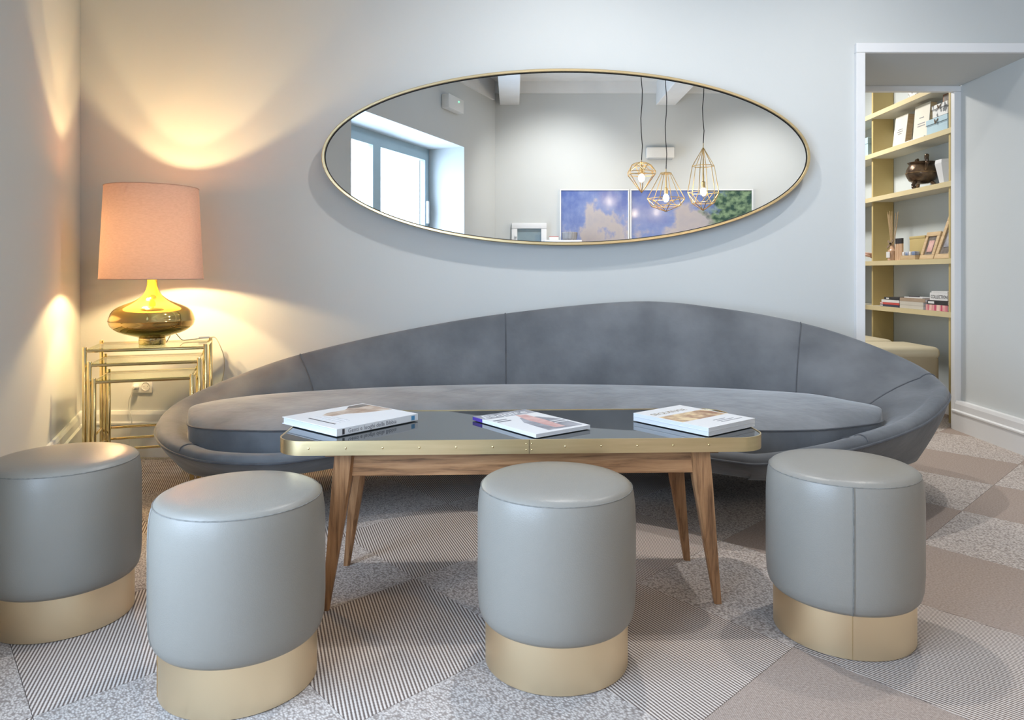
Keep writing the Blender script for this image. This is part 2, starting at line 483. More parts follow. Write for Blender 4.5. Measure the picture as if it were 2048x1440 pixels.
# ------------------------------------------------------------------ window (seen in the mirror)
win = sempty('window_1', 'grey blue framed window in a deep reveal')
def wbar(s0, s1, z0, z1, t0=.445, t1=.505, name='window_frame', material=None):
    m = MB(); lbox(m, s0, s1, t0, t1, z0, z1); return m.build(name, material or WINP, win, smooth=False)
wbar(WS0, WS0 + .06, WZ0, WZ1); wbar(WS1 - .06, WS1, WZ0, WZ1)
wbar(WS0, WS1, WZ1 - .06, WZ1); wbar(WS0, WS1, WZ0, WZ0 + .06)
mid = (WS0 + WS1) / 2 - .03
for a, b in ((WS0 + .06, mid), (mid, WS1 - .06)):
    for s0, s1, z0, z1 in ((a, a + .07, WZ0 + .06, WZ1 - .06), (b - .07, b, WZ0 + .06, WZ1 - .06), (a + .07, b - .07, WZ1 - .14, WZ1 - .06), (a + .07, b - .07, WZ0 + .06, WZ0 + .16)):
        wbar(s0, s1, z0, z1, .425, .485, 'sash')
    wbar(a + .07, b - .07, WZ0 + .16, WZ1 - .14, .455, .459, 'pane', PANE)
wbar(WS1 - .115, WS1 - .085, 1.55, 1.80, .395, .425, 'window_handle', WHITE)

# ------------------------------------------------------------------ oval mirror
MX, MZ, MA, MBB = .2855, 1.599, 1.293, .468
mir = thing('oval_mirror', 'large oval wall mirror with a thin brass frame above the sofa', 'mirror', (MX, YB, MZ))
N = 128
def ell(a, b, y): return [(a * math.cos(2 * PI * k / N), y, b * math.sin(2 * PI * k / N)) for k in range(N)]
m = MB()
prof = [(0, -.022), (0, -.07), (-.003, -.0725), (-.013, -.0725), (-.0155, -.070), (-.0155, -.058), (-.018, -.056), (-.018, -.022)]
rings = [[m.bm.verts.new(p) for p in ell(MA + d, MBB + d, y)] for d, y in prof]
for q in range(len(rings)):
    A, B = rings[q], rings[(q + 1) % len(rings)]
    for k in range(N): m.bm.faces.new((A[k], A[(k + 1) % N], B[(k + 1) % N], B[k]))
m.build('frame', BRASSB, mir)
MB().tube(ell(MA - .017, MBB - .017, -.062), .0026, 6, closed=True).build('inner_lip', BLACKM, mir)
m = MB(); m.bm.faces.new([m.bm.verts.new(p) for p in ell(MA - .0155, MBB - .0155, -.060)])
o = m.build('mirror_glass', MIRROR, mir, smooth=False, recalc=False)
m = MB()
r0 = [m.bm.verts.new(p) for p in ell(MA - .018, MBB - .018, -.057)]; r1 = [m.bm.verts.new(p) for p in ell(MA - .018, MBB - .018, -.03)]
r2 = [m.bm.verts.new(p) for p in ell(MA - .3, MBB - .2, -.03)]; r3 = [m.bm.verts.new(p) for p in ell(MA - .3, MBB - .2, 0)]
m.bm.faces.new(r0); m.bm.faces.new(r3)
for A, B in ((r0, r1), (r1, r2), (r2, r3)):
    for k in range(N): m.bm.faces.new((A[k], A[(k + 1) % N], B[(k + 1) % N], B[k]))
m.build('backing', BLACKM, mir)

# ------------------------------------------------------------------ sofa
def catmull(P, n):
    P = np.asarray(P, float); K = len(P); out = []
    for i in range(K):
        p0, p1, p2, p3 = P[(i - 1) % K], P[i], P[(i + 1) % K], P[(i + 2) % K]
        for q in range(n):
            t = q / n
            out.append(.5 * ((2 * p1) + (-p0 + p2) * t + (2 * p0 - 5 * p1 + 4 * p2 - p3) * t * t + (-p0 + 3 * p1 - 3 * p2 + p3) * t ** 3))
    return np.array(out)
# x, y, rim height, roll width, x and y where the inner face meets the seat, inward offset of the foot of the shell
ST = [(-0.858, 2.620, 0.328, 0.060, -0.840, 2.735, 0.27), (-1.070, 2.630, 0.330, 0.065, -1.050, 2.745, 0.24), (-1.209, 2.700, 0.333, 0.080, -1.170, 2.775, 0.19),
      (-1.337, 2.800, 0.347, 0.100, -1.252, 2.830, 0.13), (-1.441, 2.950, 0.370, 0.110, -1.305, 2.950, 0.10), (-1.487, 3.120, 0.399, 0.100, -1.318, 3.080, 0.10),
      (-1.467, 3.300, 0.433, 0.085, -1.280, 3.220, 0.11), (-1.304, 3.500, 0.503, 0.070, -1.150, 3.375, 0.12), (-1.054, 3.630, 0.582, 0.060, -0.940, 3.485, 0.12),
      (-0.574, 3.740, 0.688, 0.055, -0.550, 3.595, 0.12), (-0.036, 3.790, 0.775, 0.055, -0.030, 3.665, 0.12), (0.640, 3.800, 0.837, 0.055, 0.560, 3.655, 0.12),
      (1.100, 3.770, 0.799, 0.055, 1.020, 3.575, 0.12), (1.460, 3.700, 0.734, 0.055, 1.335, 3.435, 0.12), (1.707, 3.580, 0.656, 0.060, 1.420, 3.330, 0.12),
      (1.889, 3.400, 0.563, 0.065, 1.458, 3.205, 0.12), (1.899, 3.220, 0.512, 0.070, 1.488, 3.085, 0.12), (1.826, 3.050, 0.485, 0.075, 1.505, 2.985, 0.12),
      (1.649, 2.880, 0.432, 0.075, 1.460, 2.895, 0.15), (1.437, 2.740, 0.398, 0.070, 1.350, 2.830, 0.19), (1.166, 2.620, 0.366, 0.065, 1.150, 2.750, 0.22),
      (0.912, 2.605, 0.331, 0.060, 0.930, 2.735, 0.23), (0.783, 2.655, 0.328, 0.060, 0.830, 2.780, 0.25), (0.560, 2.830, 0.326, 0.060, 0.600, 2.945, 0.22),
      (0.280, 2.965, 0.326, 0.060, 0.300, 3.085, 0.20), (-0.130, 3.000, 0.326, 0.060, -0.120, 3.120, 0.20), (-0.480, 2.900, 0.326, 0.060, -0.500, 3.015, 0.22),
      (-0.690, 2.730, 0.327, 0.060, -0.720, 2.840, 0.25)]
NS = 8
D = catmull(ST, NS); ND = len(D)
tang = np.roll(D[:, :2], -1, 0) - np.roll(D[:, :2], 1, 0)
tang /= np.linalg.norm(tang, axis=1)[:, None]
NRM = np.stack([tang[:, 1], -tang[:, 0]], 1)
ZB = .18
sofa = thing('curved_sofa', 'long curved grey velvet sofa with a high sweeping back under the oval mirror', 'sofa', (.1, 3.2, 0))
SO = Vector((.1, 3.2, 0))
def sp(k, off, z):
    k %= ND
    return (D[k, 0] + NRM[k, 0] * off - SO.x, D[k, 1] + NRM[k, 1] * off - SO.y, z)
def outer_sec(k):
    h = D[k % ND, 2]; b = D[k % ND, 6]; H = h - .03 - ZB
    pts = []
    for q in range(9):
        u = q / 8
        pts.append(sp(k, b * (1 - u) ** 1.35, ZB + H * u))
    return pts
def inner_sec(k, sink=0.0):
    h, t = D[k % ND, 2], D[k % ND, 3]
    A = sp(k, t, 0); B = (D[k % ND, 4] - SO.x, D[k % ND, 5] - SO.y)
    zc = min(.36, h - .035)
    pts = [sp(k, .0, h - .03), sp(k, .001, h - .018), sp(k, .007, h - .006), sp(k, .018, h)]
    for q in range(1, 5):
        u = q / 4
        pts.append(sp(k, .018 + (t - .018) * u, h - .016 * u * u + .004 * math.sin(PI * u)))
    for q in range(1, 8):
        u = q / 7
        w = 1 - (1 - u) ** 1.5
        pts.append((A[0] + (B[0] - A[0]) * w, A[1] + (B[1] - A[1]) * w, h - .016 - (h - .016 - zc) * (u ** 1.15)))
    return pts
m = MB()
V = m.grid([outer_sec(k) for k in range(ND)], closed_u=True)
m.bm.faces.new([V[k][0] for k in range(ND)])
m.build('outer_shell', VELVET, sofa, angle=60)
def panel(name, k0, k1, material=VELVET):
    mb = MB()
    mb.grid([inner_sec(k) for k in range(k0, k1 + 1)])
    return mb.build(name, material, sofa, angle=60)
cuts = [2 * NS + 2, 8 * NS, 10 * NS, 13 * NS, 16 * NS - 3, 19 * NS + 4]
for nm, a, b in (('left_arm', cuts[0], cuts[1]), ('back_panel', cuts[1], cuts[2]), ('back_panel', cuts[2], cuts[3]), ('back_panel', cuts[3], cuts[4]), ('right_arm', cuts[4], cuts[5]), ('front_rail', cuts[5], ND + cuts[0])):
    panel(nm, a, b)
for kc in cuts:
    sec = inner_sec(kc)
    MB().tube([(p[0], p[1], p[2] + .0005) for p in sec[1:]], .0035, 6).build('seam', VELVETD, sofa)
m = MB(); m.tube([sp(k, -.001, D[k % ND, 2] - .030) for k in range(ND)], .0055, 8, closed=True); m.build('rim_piping', VELVETD, sofa)
# seat cushion
outl = D[:, 4:6].copy()
def resample(P, n):
    P = np.asarray(P); L = np.concatenate([[0], np.cumsum(np.linalg.norm(np.diff(P, axis=0), axis=1))])
    s = np.linspace(0, L[-1], n)
    return np.stack([np.interp(s, L, P[:, i]) for i in range(P.shape[1])], 1)
kl, kr = 4 * NS - 2, 17 * NS + 4
back = resample(outl[kl:kr + 1], 120)
front = resample(np.concatenate([outl[:kl + 1][::-1], outl[kr:][::-1]]), 120)
TQ = [0, .012, .035, .075, .14, .23, .35, .5, .65, .77, .86, .925, .965, .988, 1]
rows = []
for i in range(120):
    f, b = front[i], back[i]
    u = i / 119
    endf = min(1, u / .05, (1 - u) / .05); endf = math.sqrt(max(0, 1 - (1 - endf) ** 2))
    ze_f, ze_b = .392, .418
    row = [(f[0] - SO.x, f[1] - SO.y, .30), (f[0] - SO.x, f[1] - SO.y, .33), (f[0] - SO.x, f[1] - SO.y, ze_f - .02)]
    for t in TQ:
        x = f[0] + (b[0] - f[0]) * t; y = f[1] + (b[1] - f[1]) * t
        ze = ze_f + (ze_b - ze_f) * t
        d = 1 - abs(2 * t - 1) ** 3.2
        row.append((x - SO.x, y - SO.y, ze + .036 * d * (.35 + .65 * endf)))
    row += [(b[0] - SO.x, b[1] - SO.y, .40), (b[0] - SO.x, b[1] - SO.y, .30)]
    rows.append(row)
m = MB(); m.grid(rows); cush = m.build('seat_cushion', VELVETC, sofa, angle=50)
m = MB()
edge = [(front[i][0] - SO.x, front[i][1] - SO.y - .001, .392) for i in range(120)]
m.tube(edge, .004, 6); m.build('cushion_piping', VELVETD, cush)
for x, y in ((-1.12, 3.10), (-.74, 3.50), (.20, 3.50), (1.50, 3.15), (1.25, 3.45)):
    MB().lathe([(.016, 0), (.018, .01), (.026, ZB)], 16, (x - SO.x, y - SO.y, 0)).build('leg', BLACKM, sofa)

# ------------------------------------------------------------------ pouf stools
st_lo = [(.180, .112), (.187, .116), (.194, .125), (.199, .145), (.2015, .19), (.2015, .36), (.2, .40), (.1965, .428), (.193, .441)]
st_hi = [(.1915, .4425), (.187, .449), (.176, .4545), (.150, .460), (.10, .4635), (.05, .4645), (0, .465)]
def make_stool():
    t = thing('pouf_stool', '', 'stool', group='round leather pouf stools around the coffee table')
    MB().lathe([(.176, .0), (.1815, .002), (.1815, .125), (.17, .125)], 72).build('brass_base', BRASS, t)
    MB().tube([(.1822 * math.cos(0), .1822 * math.sin(0), .003), (.1822, 0, .118)], .0009, 4).build('base_joint', BRASSB, t)
    MB().lathe(st_lo, 72, cap=False).build('leather_side', LEATHER, t, angle=60)
    MB().lathe(st_hi, 72, cap=False).build('leather_top', LEATHER, t, angle=60)
    m = MB(); m.tube([(.1925 * math.cos(2 * PI * k / 72), .1925 * math.sin(2 * PI * k / 72), .4418) for k in range(72)], .0016, 6, closed=True); m.build('top_seam', LEATHERS, t)
    for da in (-.012, .012, .0):
        ca, sa = math.cos(da), math.sin(da)
        m = MB(); m.tube([((r + .0006) * ca, (r + .0006) * sa, z) for r, z in st_lo[1:]], .0010 if da else .0018, 4); m.build('side_seam' if not da else 'stitching', LEATHERS if not da else LEATHER, t)
    return t
s0 = make_stool()
spots = [(-1.2935, 2.108, 150, 'grey pouf stool on a brass base, nearest the lamp, cut by the picture edge'),
         (-.662, 1.777, 210, 'grey pouf stool on a brass base in front of the white hardback, nearest the camera'),
         (.1133, 1.871, 60, 'grey pouf stool on a brass base in front of the magazine, table middle'),
         (.916, 2.023, -107, 'grey pouf stool with a vertical stitched seam facing front, beside the stacked softcovers')]
for i, (x, y, a, lab) in enumerate(spots):
    o = s0 if i == 0 else copy_tree(s0)
    o.location = (x, y, 0); o.rotation_euler = (0, 0, math.radians(a)); o['label'] = lab

# ------------------------------------------------------------------ coffee table
TH = .507
tb = thing('coffee_table', 'walnut coffee table with a smoked mirror top and riveted brass edge', 'table', (.028, 2.318, 0), math.radians(2.2))
HW, HD, CR = .712, .232, .085
def rrect(hw, hd, r, n=10):
    pts = []
    for cx, cy, a in ((hw - r, hd - r, 0), (-hw + r, hd - r, 90), (-hw + r, -hd + r, 180), (hw - r, -hd + r, 270)):
        for k in range(n + 1):
            q = math.radians(a + 90 * k / n); pts.append((cx + r * math.cos(q), cy + r * math.sin(q)))
    return pts
MB().poly_prism(rrect(HW - .004, HD - .004, CR - .004), TH - .036, TH - .002).build('glass_top', DARKGLASS, tb, smooth=True, angle=30)
m = MB()
O = rrect(HW, HD, CR); I = rrect(HW - .004, HD - .004, CR - .004)
q = []
for P, z in ((O, TH - .041), (O, TH), (I, TH), (I, TH - .041)):
    q.append([m.bm.verts.new((p[0], p[1], z)) for p in P])
n = len(O)
for a in range(4):
    for k in range(n): m.bm.faces.new((q[a][k], q[a][(k + 1) % n], q[(a + 1) % 4][(k + 1) % n], q[(a + 1) % 4][k]))
m.build('brass_edge', BRASSB, tb, angle=30)
rv = None
def rivet(x, y, z, r=.0032):
    global rv
    if rv is None:
        rv = MB().sphere((0, 0, 0), 1, 8, 6).build('rivet', BRASSP, tb); o = rv
    else:
        o = rv.copy(); COL.objects.link(o)
    o.location = (x, y, z); o.scale = (r, r * .6, r)
for k in range(-6, 7):
    x = k * .104 + .012
    if k == 0:
        for dx in (-.008, .008):
            for dz in (-.009, .009): rivet(x + dx, -HD, TH - .0205 + dz, .0022)
    elif abs(x) < HW - .03: rivet(x, -HD if abs(x) < HW - CR else -HD + .004, TH - .0205)
for k in range(-5, 6): rivet(k * .11, HD, TH - .0205)
MB().box((.012, -HD - .0002, TH - .0205), (.0012, .001, .040)).build('edge_joint', BLACKM, tb, smooth=False)
MB().box((0, 0, TH - .05), (1.16, .34, .018)).build('sub_top', WOODH, tb, smooth=False)
AZ0, AZ1 = .392, TH - .041
for sy in (-1, 1):
    MB().box((0, sy * .165, (AZ0 + AZ1) / 2), (1.06, .022, AZ1 - AZ0), bevel=.002).build('long_apron', WOODH, tb, smooth=False)
for sx in (-1, 1):
    MB().box((sx * .50, 0, (AZ0 + AZ1) / 2), (.022, .31, AZ1 - AZ0), bevel=.002).build('end_apron', wood('walnut_cross_grain', (75, 5, 75)), tb, smooth=False)
for sx in (-1, 1):
    for sy in (-1, 1):
        m = MB()
        # five-sided tapering leg, inner corner chamfered
        def sect(cx, cy, w, d, z):
            return [(cx + sx * w, cy + sy * d, z), (cx - sx * w * .75, cy + sy * d, z), (cx - sx * w, cy + sy * d * .6, z), (cx - sx * w, cy - sy * d * .5, z), (cx - sx * w * .3, cy - sy * d, z), (cx + sx * w, cy - sy * d, z)]
        lv = [sect(sx * .520, sy * .160, .028, .026, AZ1), sect(sx * .530, sy * .161, .027, .025, AZ0 - .02), sect(sx * .578, sy * .164, .0100, .010, 0)]
        R = [[m.bm.verts.new(p) for p in L_] for L_ in lv]
        for A, B in zip(R, R[1:]):
            for k in range(6): m.bm.faces.new((A[k], A[(k + 1) % 6], B[(k + 1) % 6], B[k]))
        m.bm.faces.new(R[0]); m.bm.faces.new(R[-1])
        m.build('leg', WOODV, tb, smooth=False)

# ------------------------------------------------------------------ books on the coffee table
def quad_book(name, label, cat, near, right, left, z, th, cover, hard=True, group=None):
    """near/right/left: corners on the floor plan; local x runs near->right, local y near->left"""
    nx, rx, lx = Vector(near), Vector(right), Vector(left)
    ex = (rx - nx).normalized(); w = (rx - nx).length; d = (lx - nx).length
    t = thing(name, label, cat, (nx.x, nx.y, z), math.atan2(ex.y, ex.x), group)
    c = .0025 if hard else .0006; ins = .004 if hard else .0005
    MB().box((w / 2, d / 2 , th / 2), (w - 2 * ins, d - 2 * ins, th - 2 * c)).build('pages', PAPER, t, smooth=False)
    MB().box((w / 2, d / 2, th - c / 2), (w, d, c), bevel=c * .3, seg=1).build('front_cover', cover, t, smooth=False)
    MB().box((w / 2, d / 2, c / 2), (w, d, c), bevel=c * .3, seg=1).build('back_cover', cover, t, smooth=False)
    return t, w, d
def flat_poly(name, pts, z, material, parent):
    m = MB(); m.poly_prism(pts, z, z + .0003); return m.build(name, material, parent, smooth=False)
SEPIA = mat('sepia_print', (.36, .24, .17), .35, noise=(22, (.66, .56, .47), .35, .65))
SEPIAD = mat('dark_sepia_print', (.13, .11, .10), .35, noise=(30, (.22, .19, .17), .35, .65))
BLUEP = mat('blue_print', (.05, .20, .42), .35, noise=(30, (.1, .3, .5), .35, .65))
VIOLET = mat('violet_spine', (.09, .05, .34), .35, noise=(30, (.06, .03, .25), .35, .65))
GREYP = mat('grey_photo_print', (.16, .16, .19), .3, noise=(18, (.42, .42, .46), .35, .65))
PINKP = mat('pink_photo_print', (.55, .29, .27), .3, noise=(24, (.72, .48, .44), .35, .65))
FOODP = mat('warm_photo_print', (.30, .13, .06), .3, noise=(26, (.80, .62, .36), .35, .62))
GREYT = mat('grey_ink', (.20, .20, .23), .5, noise=(40, (.25, .25, .28), .3, .7))
PALEINK = mat('pale_grey_ink', (.50, .50, .52), .5, noise=(120, (.70, .70, .72), .4, .6))
BZ = TH + .0005
b1, w1, d1 = quad_book('hardback_book', 'white hardback book with a sepia figure drawing on the coffee table', 'book', (-.509, 2.118), (-.303, 2.357), (-.715, 2.318), BZ, .022, COVERW, True)
MB().box((w1 / 2, .0012, .011), (w1, .0024, .022), bevel=.0008, seg=1).build('spine', COVERW, b1, smooth=False)
text('spine_title', 'Genti e luoghi della Bibbia', .0175, GREYT, b1, frame_matrix((.040, -.0001, .0055), (1, 0, 0), (0, -1, 0)))
MB().box((.024, -.0002, .011), (.008, .0006, .016)).build('spine_emblem', INK, b1, smooth=False)
MB().box((w1 - .022, -.0002, .011), (.014, .0006, .014)).build('spine_mark', BLUEP, b1, smooth=False)
zt = .022
flat_poly('cover_print', [(w1 * .98, d1 * .42), (w1 * .98, d1 * .86), (w1 * .80, d1 * .93), (w1 * .62, d1 * .80), (w1 * .40, d1 * .80), (w1 * .30, d1 * .72), (w1 * .34, d1 * .60), (w1 * .52, d1 * .60), (w1 * .66, d1 * .50)], zt, SEPIA, b1)
flat_poly('cover_shadow_print', [(w1 * .80, d1 * .80), (w1 * .97, d1 * .84), (w1 * .97, d1 * .96), (w1 * .78, d1 * .95), (w1 * .70, d1 * .87)], zt + .0002, SEPIAD, b1)
flat_poly('cover_rule', [(w1 * .12, d1 * .22), (w1 * .14, d1 * .22), (w1 * .14, d1 * .70), (w1 * .12, d1 * .70)], zt, INK, b1)
for k in range(3):
    flat_poly('cover_text_line', [(w1 * (.20 + .055 * k), d1 * .26), (w1 * (.222 + .055 * k), d1 * .26), (w1 * (.222 + .055 * k), d1 * (.70 - .06 * k)), (w1 * (.20 + .055 * k), d1 * (.70 - .06 * k))], zt, PALEINK, b1)

b2, w2, d2 = quad_book('fashion_magazine', 'glossy magazine with a suited figure and violet spine end on the coffee table', 'magazine', (.069, 2.103), (.2396, 2.232), (-.118, 2.369), BZ, .011, COVERW, False)
MB().box((w2 * .0 + .001, d2 / 2, .0055), (.002, d2 * .998, .0112), bevel=.0006, seg=1).build('spine', COVERW, b2, smooth=False)
MB().box((-.0002, d2 * .915, .0056), (.0012, d2 * .165, .0108)).build('spine_band', VIOLET, b2, smooth=False)
zt = .011
flat_poly('masthead_band', [(0, d2 * .80), (w2 * .995, d2 * .80), (w2 * .995, d2 * .995), (0, d2 * .995)], zt, GREYP, b2)
text('masthead', 'Esquire', .060, COVERW, b2, frame_matrix((w2 * .04, d2 * .835, zt + .0003), (1, 0, 0), (0, 0, 1)), .0002, shear=.25)
flat_poly('cover_figure', [(w2 * .30, d2 * .06), (w2 * .93, d2 * .06), (w2 * .95, d2 * .40), (w2 * .78, d2 * .62), (w2 * .50, d2 * .66), (w2 * .34, d2 * .46)], zt, GREYP, b2)
flat_poly('cover_figure_skin', [(w2 * .50, d2 * .12), (w2 * .66, d2 * .10), (w2 * .72, d2 * .45), (w2 * .74, d2 * .76), (w2 * .58, d2 * .80), (w2 * .50, d2 * .56)], zt + .0003, PINKP, b2)
for k in range(4):
    xa, ya = w2 * (.05 if k < 2 else .70), d2 * (.68 - .07 * (k % 2) - (.0 if k < 2 else .34))
    flat_poly('cover_text_line', [(xa, ya), (xa + w2 * .24, ya), (xa + w2 * .24, ya + .008), (xa, ya + .008)], zt + .0006, GREYT if k < 2 else COVERW, b2)

c3 = ((.572, 2.124), (.755, 2.268), (.395, 2.357))
b3, w3, d3 = quad_book('softcover_book', 'plain white softcover book under the one with a warm photo band', 'book', *c3, BZ, .012, COVERW, False, 'two softcovers stacked on the coffee table')
b4, w4, d4 = quad_book('softcover_book', 'white softcover book with a warm photo band, upper of the pair on the coffee table', 'book', *c3, BZ + .0125, .012, COVERW, False, 'two softcovers stacked on the coffee table')
zt = .012
flat_poly('photo_band', [(w4 * .03, d4 * .34), (w4 * .97, d4 * .34), (w4 * .97, d4 * .66), (w4 * .03, d4 * .66)], zt, FOODP, b4)
text('cover_title', 'SEQUENCE', .033, mat('brown_ink', (.11, .07, .04), .5, noise=(60, (.28, .2, .08), .4, .6)), b4, frame_matrix((w4 * .08, d4 * .75, zt), (1, 0, 0), (0, 0, 1)), .0002)
for k in range(3):
    flat_poly('cover_text_line', [(w4 * .45, d4 * (.10 + .05 * k)), (w4 * (.9 - .1 * k), d4 * (.10 + .05 * k)), (w4 * (.9 - .1 * k), d4 * (.115 + .05 * k)), (w4 * .45, d4 * (.115 + .05 * k))], zt, GREYT, b4)

# ------------------------------------------------------------------ nest of brass tables
NR = math.radians(19); NC = (-1.771, 3.593)
def nest(name, label, x0, x1, y0, y1, h, rail_z):
    t = thing(name, label, 'table', (NC[0], NC[1], 0), NR, 'nest of three brass and glass tables')
    r = .0095
    for x in (x0, x1):
        for y in (y0, y1):
            o = MB().lathe([(r, 0), (r, h + .008), (r * .8, h + .011), (0, h + .011)], 14, (x, y, 0)).build('post', BRASSP, t)
    for a, b in (((x0, y0), (x1, y0)), ((x0, y1), (x1, y1)), ((x0, y0), (x0, y1)), ((x1, y0), (x1, y1))):
        MB().tube([(a[0], a[1], h - .008), (b[0], b[1], h - .008)], .0068, 10).build('top_rail', BRASSP, t)
    MB().tube([(x0, y1, rail_z), (x1, y1, rail_z)], .006, 10).build('back_rail', BRASSP, t)
    for x in (x0, x1):
        MB().tube([(x, y0, rail_z), (x, y1, rail_z)], .006, 10).build('side_rail', BRASSP, t)
    MB().box(((x0 + x1) / 2, (y0 + y1) / 2, h - .001), (x1 - x0 - .012, y1 - y0 - .012, .006), bevel=.001, seg=1).build('glass_top', TOPGLASS, t, smooth=False)
    return t
nest('nesting_table', 'tallest brass and glass nesting table, carrying the lamp', -.255, .255, -.19, .19, .635, .20)
nest('nesting_table', 'middle sized brass and glass nesting table under the one with the lamp', -.229, .229, -.222, .13, .572, .155)
nest('nesting_table', 'smallest brass and glass nesting table, lowest of the nest', -.204, .200, -.256, .08, .500, .112)

# ------------------------------------------------------------------ table lamp
LX, LY, LZ = -1.752, 3.555, .6375
lamp = thing('table_lamp', 'table lamp with a squat gold glass body and pink drum shade, lit', 'lamp', (LX, LY, LZ))
MB().lathe([(.058, 0), (.060, .004), (.060, .032), (.056, .036)], 48).build('foot', BRASSP, lamp)
lp = [(75, 40), (110, 40), (150, 42), (180, 50), (200, 61), (220, 75), (240, 98), (260, 130), (275, 168), (290, 210), (305, 250), (320, 280), (340, 304), (360, 317), (385, 327), (408, 333), (412, 337), (416, 333), (430, 330), (450, 322), (470, 302), (490, 270), (507, 228), (520, 180), (532, 135), (542, 100)]
prof = [(hw * .000574, .98 - ((y / 3.79 + 540) - 548) * .00243 - LZ) for y, hw in lp][::-1]
zmin = prof[0][1]
prof = [(r, (z - zmin) * 1.0 + .034) for r, z in prof]
AMBER = bpy.data.materials.new('gold_mercury_glass'); AMBER.use_nodes = True
nt = AMBER.node_tree; b = nt.nodes['Principled BSDF']
b.inputs['Metallic'].default_value = .92; b.inputs['Roughness'].default_value = .07
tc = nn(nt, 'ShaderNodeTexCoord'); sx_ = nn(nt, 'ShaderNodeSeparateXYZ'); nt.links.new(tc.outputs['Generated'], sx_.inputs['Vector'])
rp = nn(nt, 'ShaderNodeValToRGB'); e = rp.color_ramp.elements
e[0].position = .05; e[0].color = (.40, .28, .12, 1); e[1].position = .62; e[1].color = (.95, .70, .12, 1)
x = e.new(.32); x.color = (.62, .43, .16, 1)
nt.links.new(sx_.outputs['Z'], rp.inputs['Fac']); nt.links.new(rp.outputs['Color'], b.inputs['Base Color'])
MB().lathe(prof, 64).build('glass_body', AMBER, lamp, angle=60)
neck = prof[-1][1]
MB().lathe([(.012, neck), (.012, neck + .07), (.018, neck + .075), (.018, neck + .12), (0, neck + .12)], 20).build('lamp_holder', BRASSB, lamp)
SB, STP = .956 - LZ, 1.40 - LZ
SHADE = bpy.data.materials.new('pink_linen_shade'); SHADE.use_nodes = True
nt = SHADE.node_tree; nt.nodes.remove(nt.nodes['Principled BSDF'])
tc = nn(nt, 'ShaderNodeTexCoord'); mp = nn(nt, 'ShaderNodeMapping'); mp.inputs['Scale'].default_value = (60, 60, 160)
nt.links.new(tc.outputs['Object'], mp.inputs['Vector'])
nz = nn(nt, 'ShaderNodeTexNoise'); nz.inputs['Scale'].default_value = 1; nt.links.new(mp.outputs['Vector'], nz.inputs['Vector'])
rp = nn(nt, 'ShaderNodeValToRGB'); rp.color_ramp.elements[0].color = (.60, .38, .30, 1); rp.color_ramp.elements[1].color = (.74, .50, .41, 1)
nt.links.new(nz.outputs['Fac'], rp.inputs['Fac'])
df = nn(nt, 'ShaderNodeBsdfDiffuse'); tl = nn(nt, 'ShaderNodeBsdfTranslucent'); mx = nn(nt, 'ShaderNodeMixShader'); mx.inputs['Fac'].default_value = .030
nt.links.new(rp.outputs['Color'], df.inputs['Color']); nt.links.new(rp.outputs['Color'], tl.inputs['Color'])
nt.links.new(df.outputs['BSDF'], mx.inputs[1]); nt.links.new(tl.outputs['BSDF'], mx.inputs[2]); nt.links.new(mx.outputs['Shader'], nt.nodes['Material Output'].inputs['Surface'])
sh = MB().lathe([(.231, SB), (.2255, SB + .11), (.220, SB + .22), (.2145, SB + .33), (.209, STP)], 72, cap=False).build('lamp_shade', SHADE, lamp, angle=60)
for r, z in ((.231, SB), (.209, STP)):
    m = MB(); m.tube([(r * math.cos(2 * PI * k / 64), r * math.sin(2 * PI * k / 64), z) for k in range(64)], .002, 6, closed=True); m.build('shade_hoop', mat('shade_trim', (.62, .42, .34), .7, noise=(40, (.55, .36, .29), .3, .7)), sh)
m = MB()
for k in range(3):
    a = k * 2 * PI / 3 + .4
    m.tube([(0, 0, STP - .05), (.2115 * math.cos(a), .2115 * math.sin(a), STP - .05)], .002, 6)
m.tube([(0, 0, neck + .1), (0, 0, STP - .05)], .003, 6)
m.build('shade_carrier', BRASSB, lamp)
BULB = emission('lamp_bulb_glow', (1.0, .72, .35), 1650)
MB().sphere((-.058, -.01, 1.205 - LZ), .020, 16, 12).build('bulb', BULB, lamp)
MB().sphere((-.058, -.01, 1.045 - LZ), .020, 16, 12).build('bulb', BULB, lamp)
# cable with inline switch, running over the table edge
def lampw(x, y, z): return (x - LX, y - LY, z - LZ)
sw0 = (-1.60, 3.80, .655)
m = MB()
pts = [(LX + .055, LY + .03, .645), (-1.665, 3.70, .644), (-1.615, 3.775, .646), (-1.575, 3.815, .650), (-1.555, 3.83, .645), (-1.53, 3.83, .60), (-1.515, 3.84, .54), (-1.52, 3.85, .46), (-1.545, 3.86, .36), (-1.57, 3.86, .2), (-1.60, 3.87, .03), (-1.75, 3.87, .008), (-1.98, 3.86, .008), (-2.02, 3.87, .03)]
pp = catmull([(*p,) for p in pts], 6)[:-6 * 1 - 5]
m.tube([lampw(*p) for p in pp], .0022, 6); m.build('cable', CORDM, lamp)
MB().box(lampw(-1.60, 3.792, .652), (.052, .020, .014), rz=math.radians(30), bevel=.004).build('inline_switch', PLASTICW, lamp)
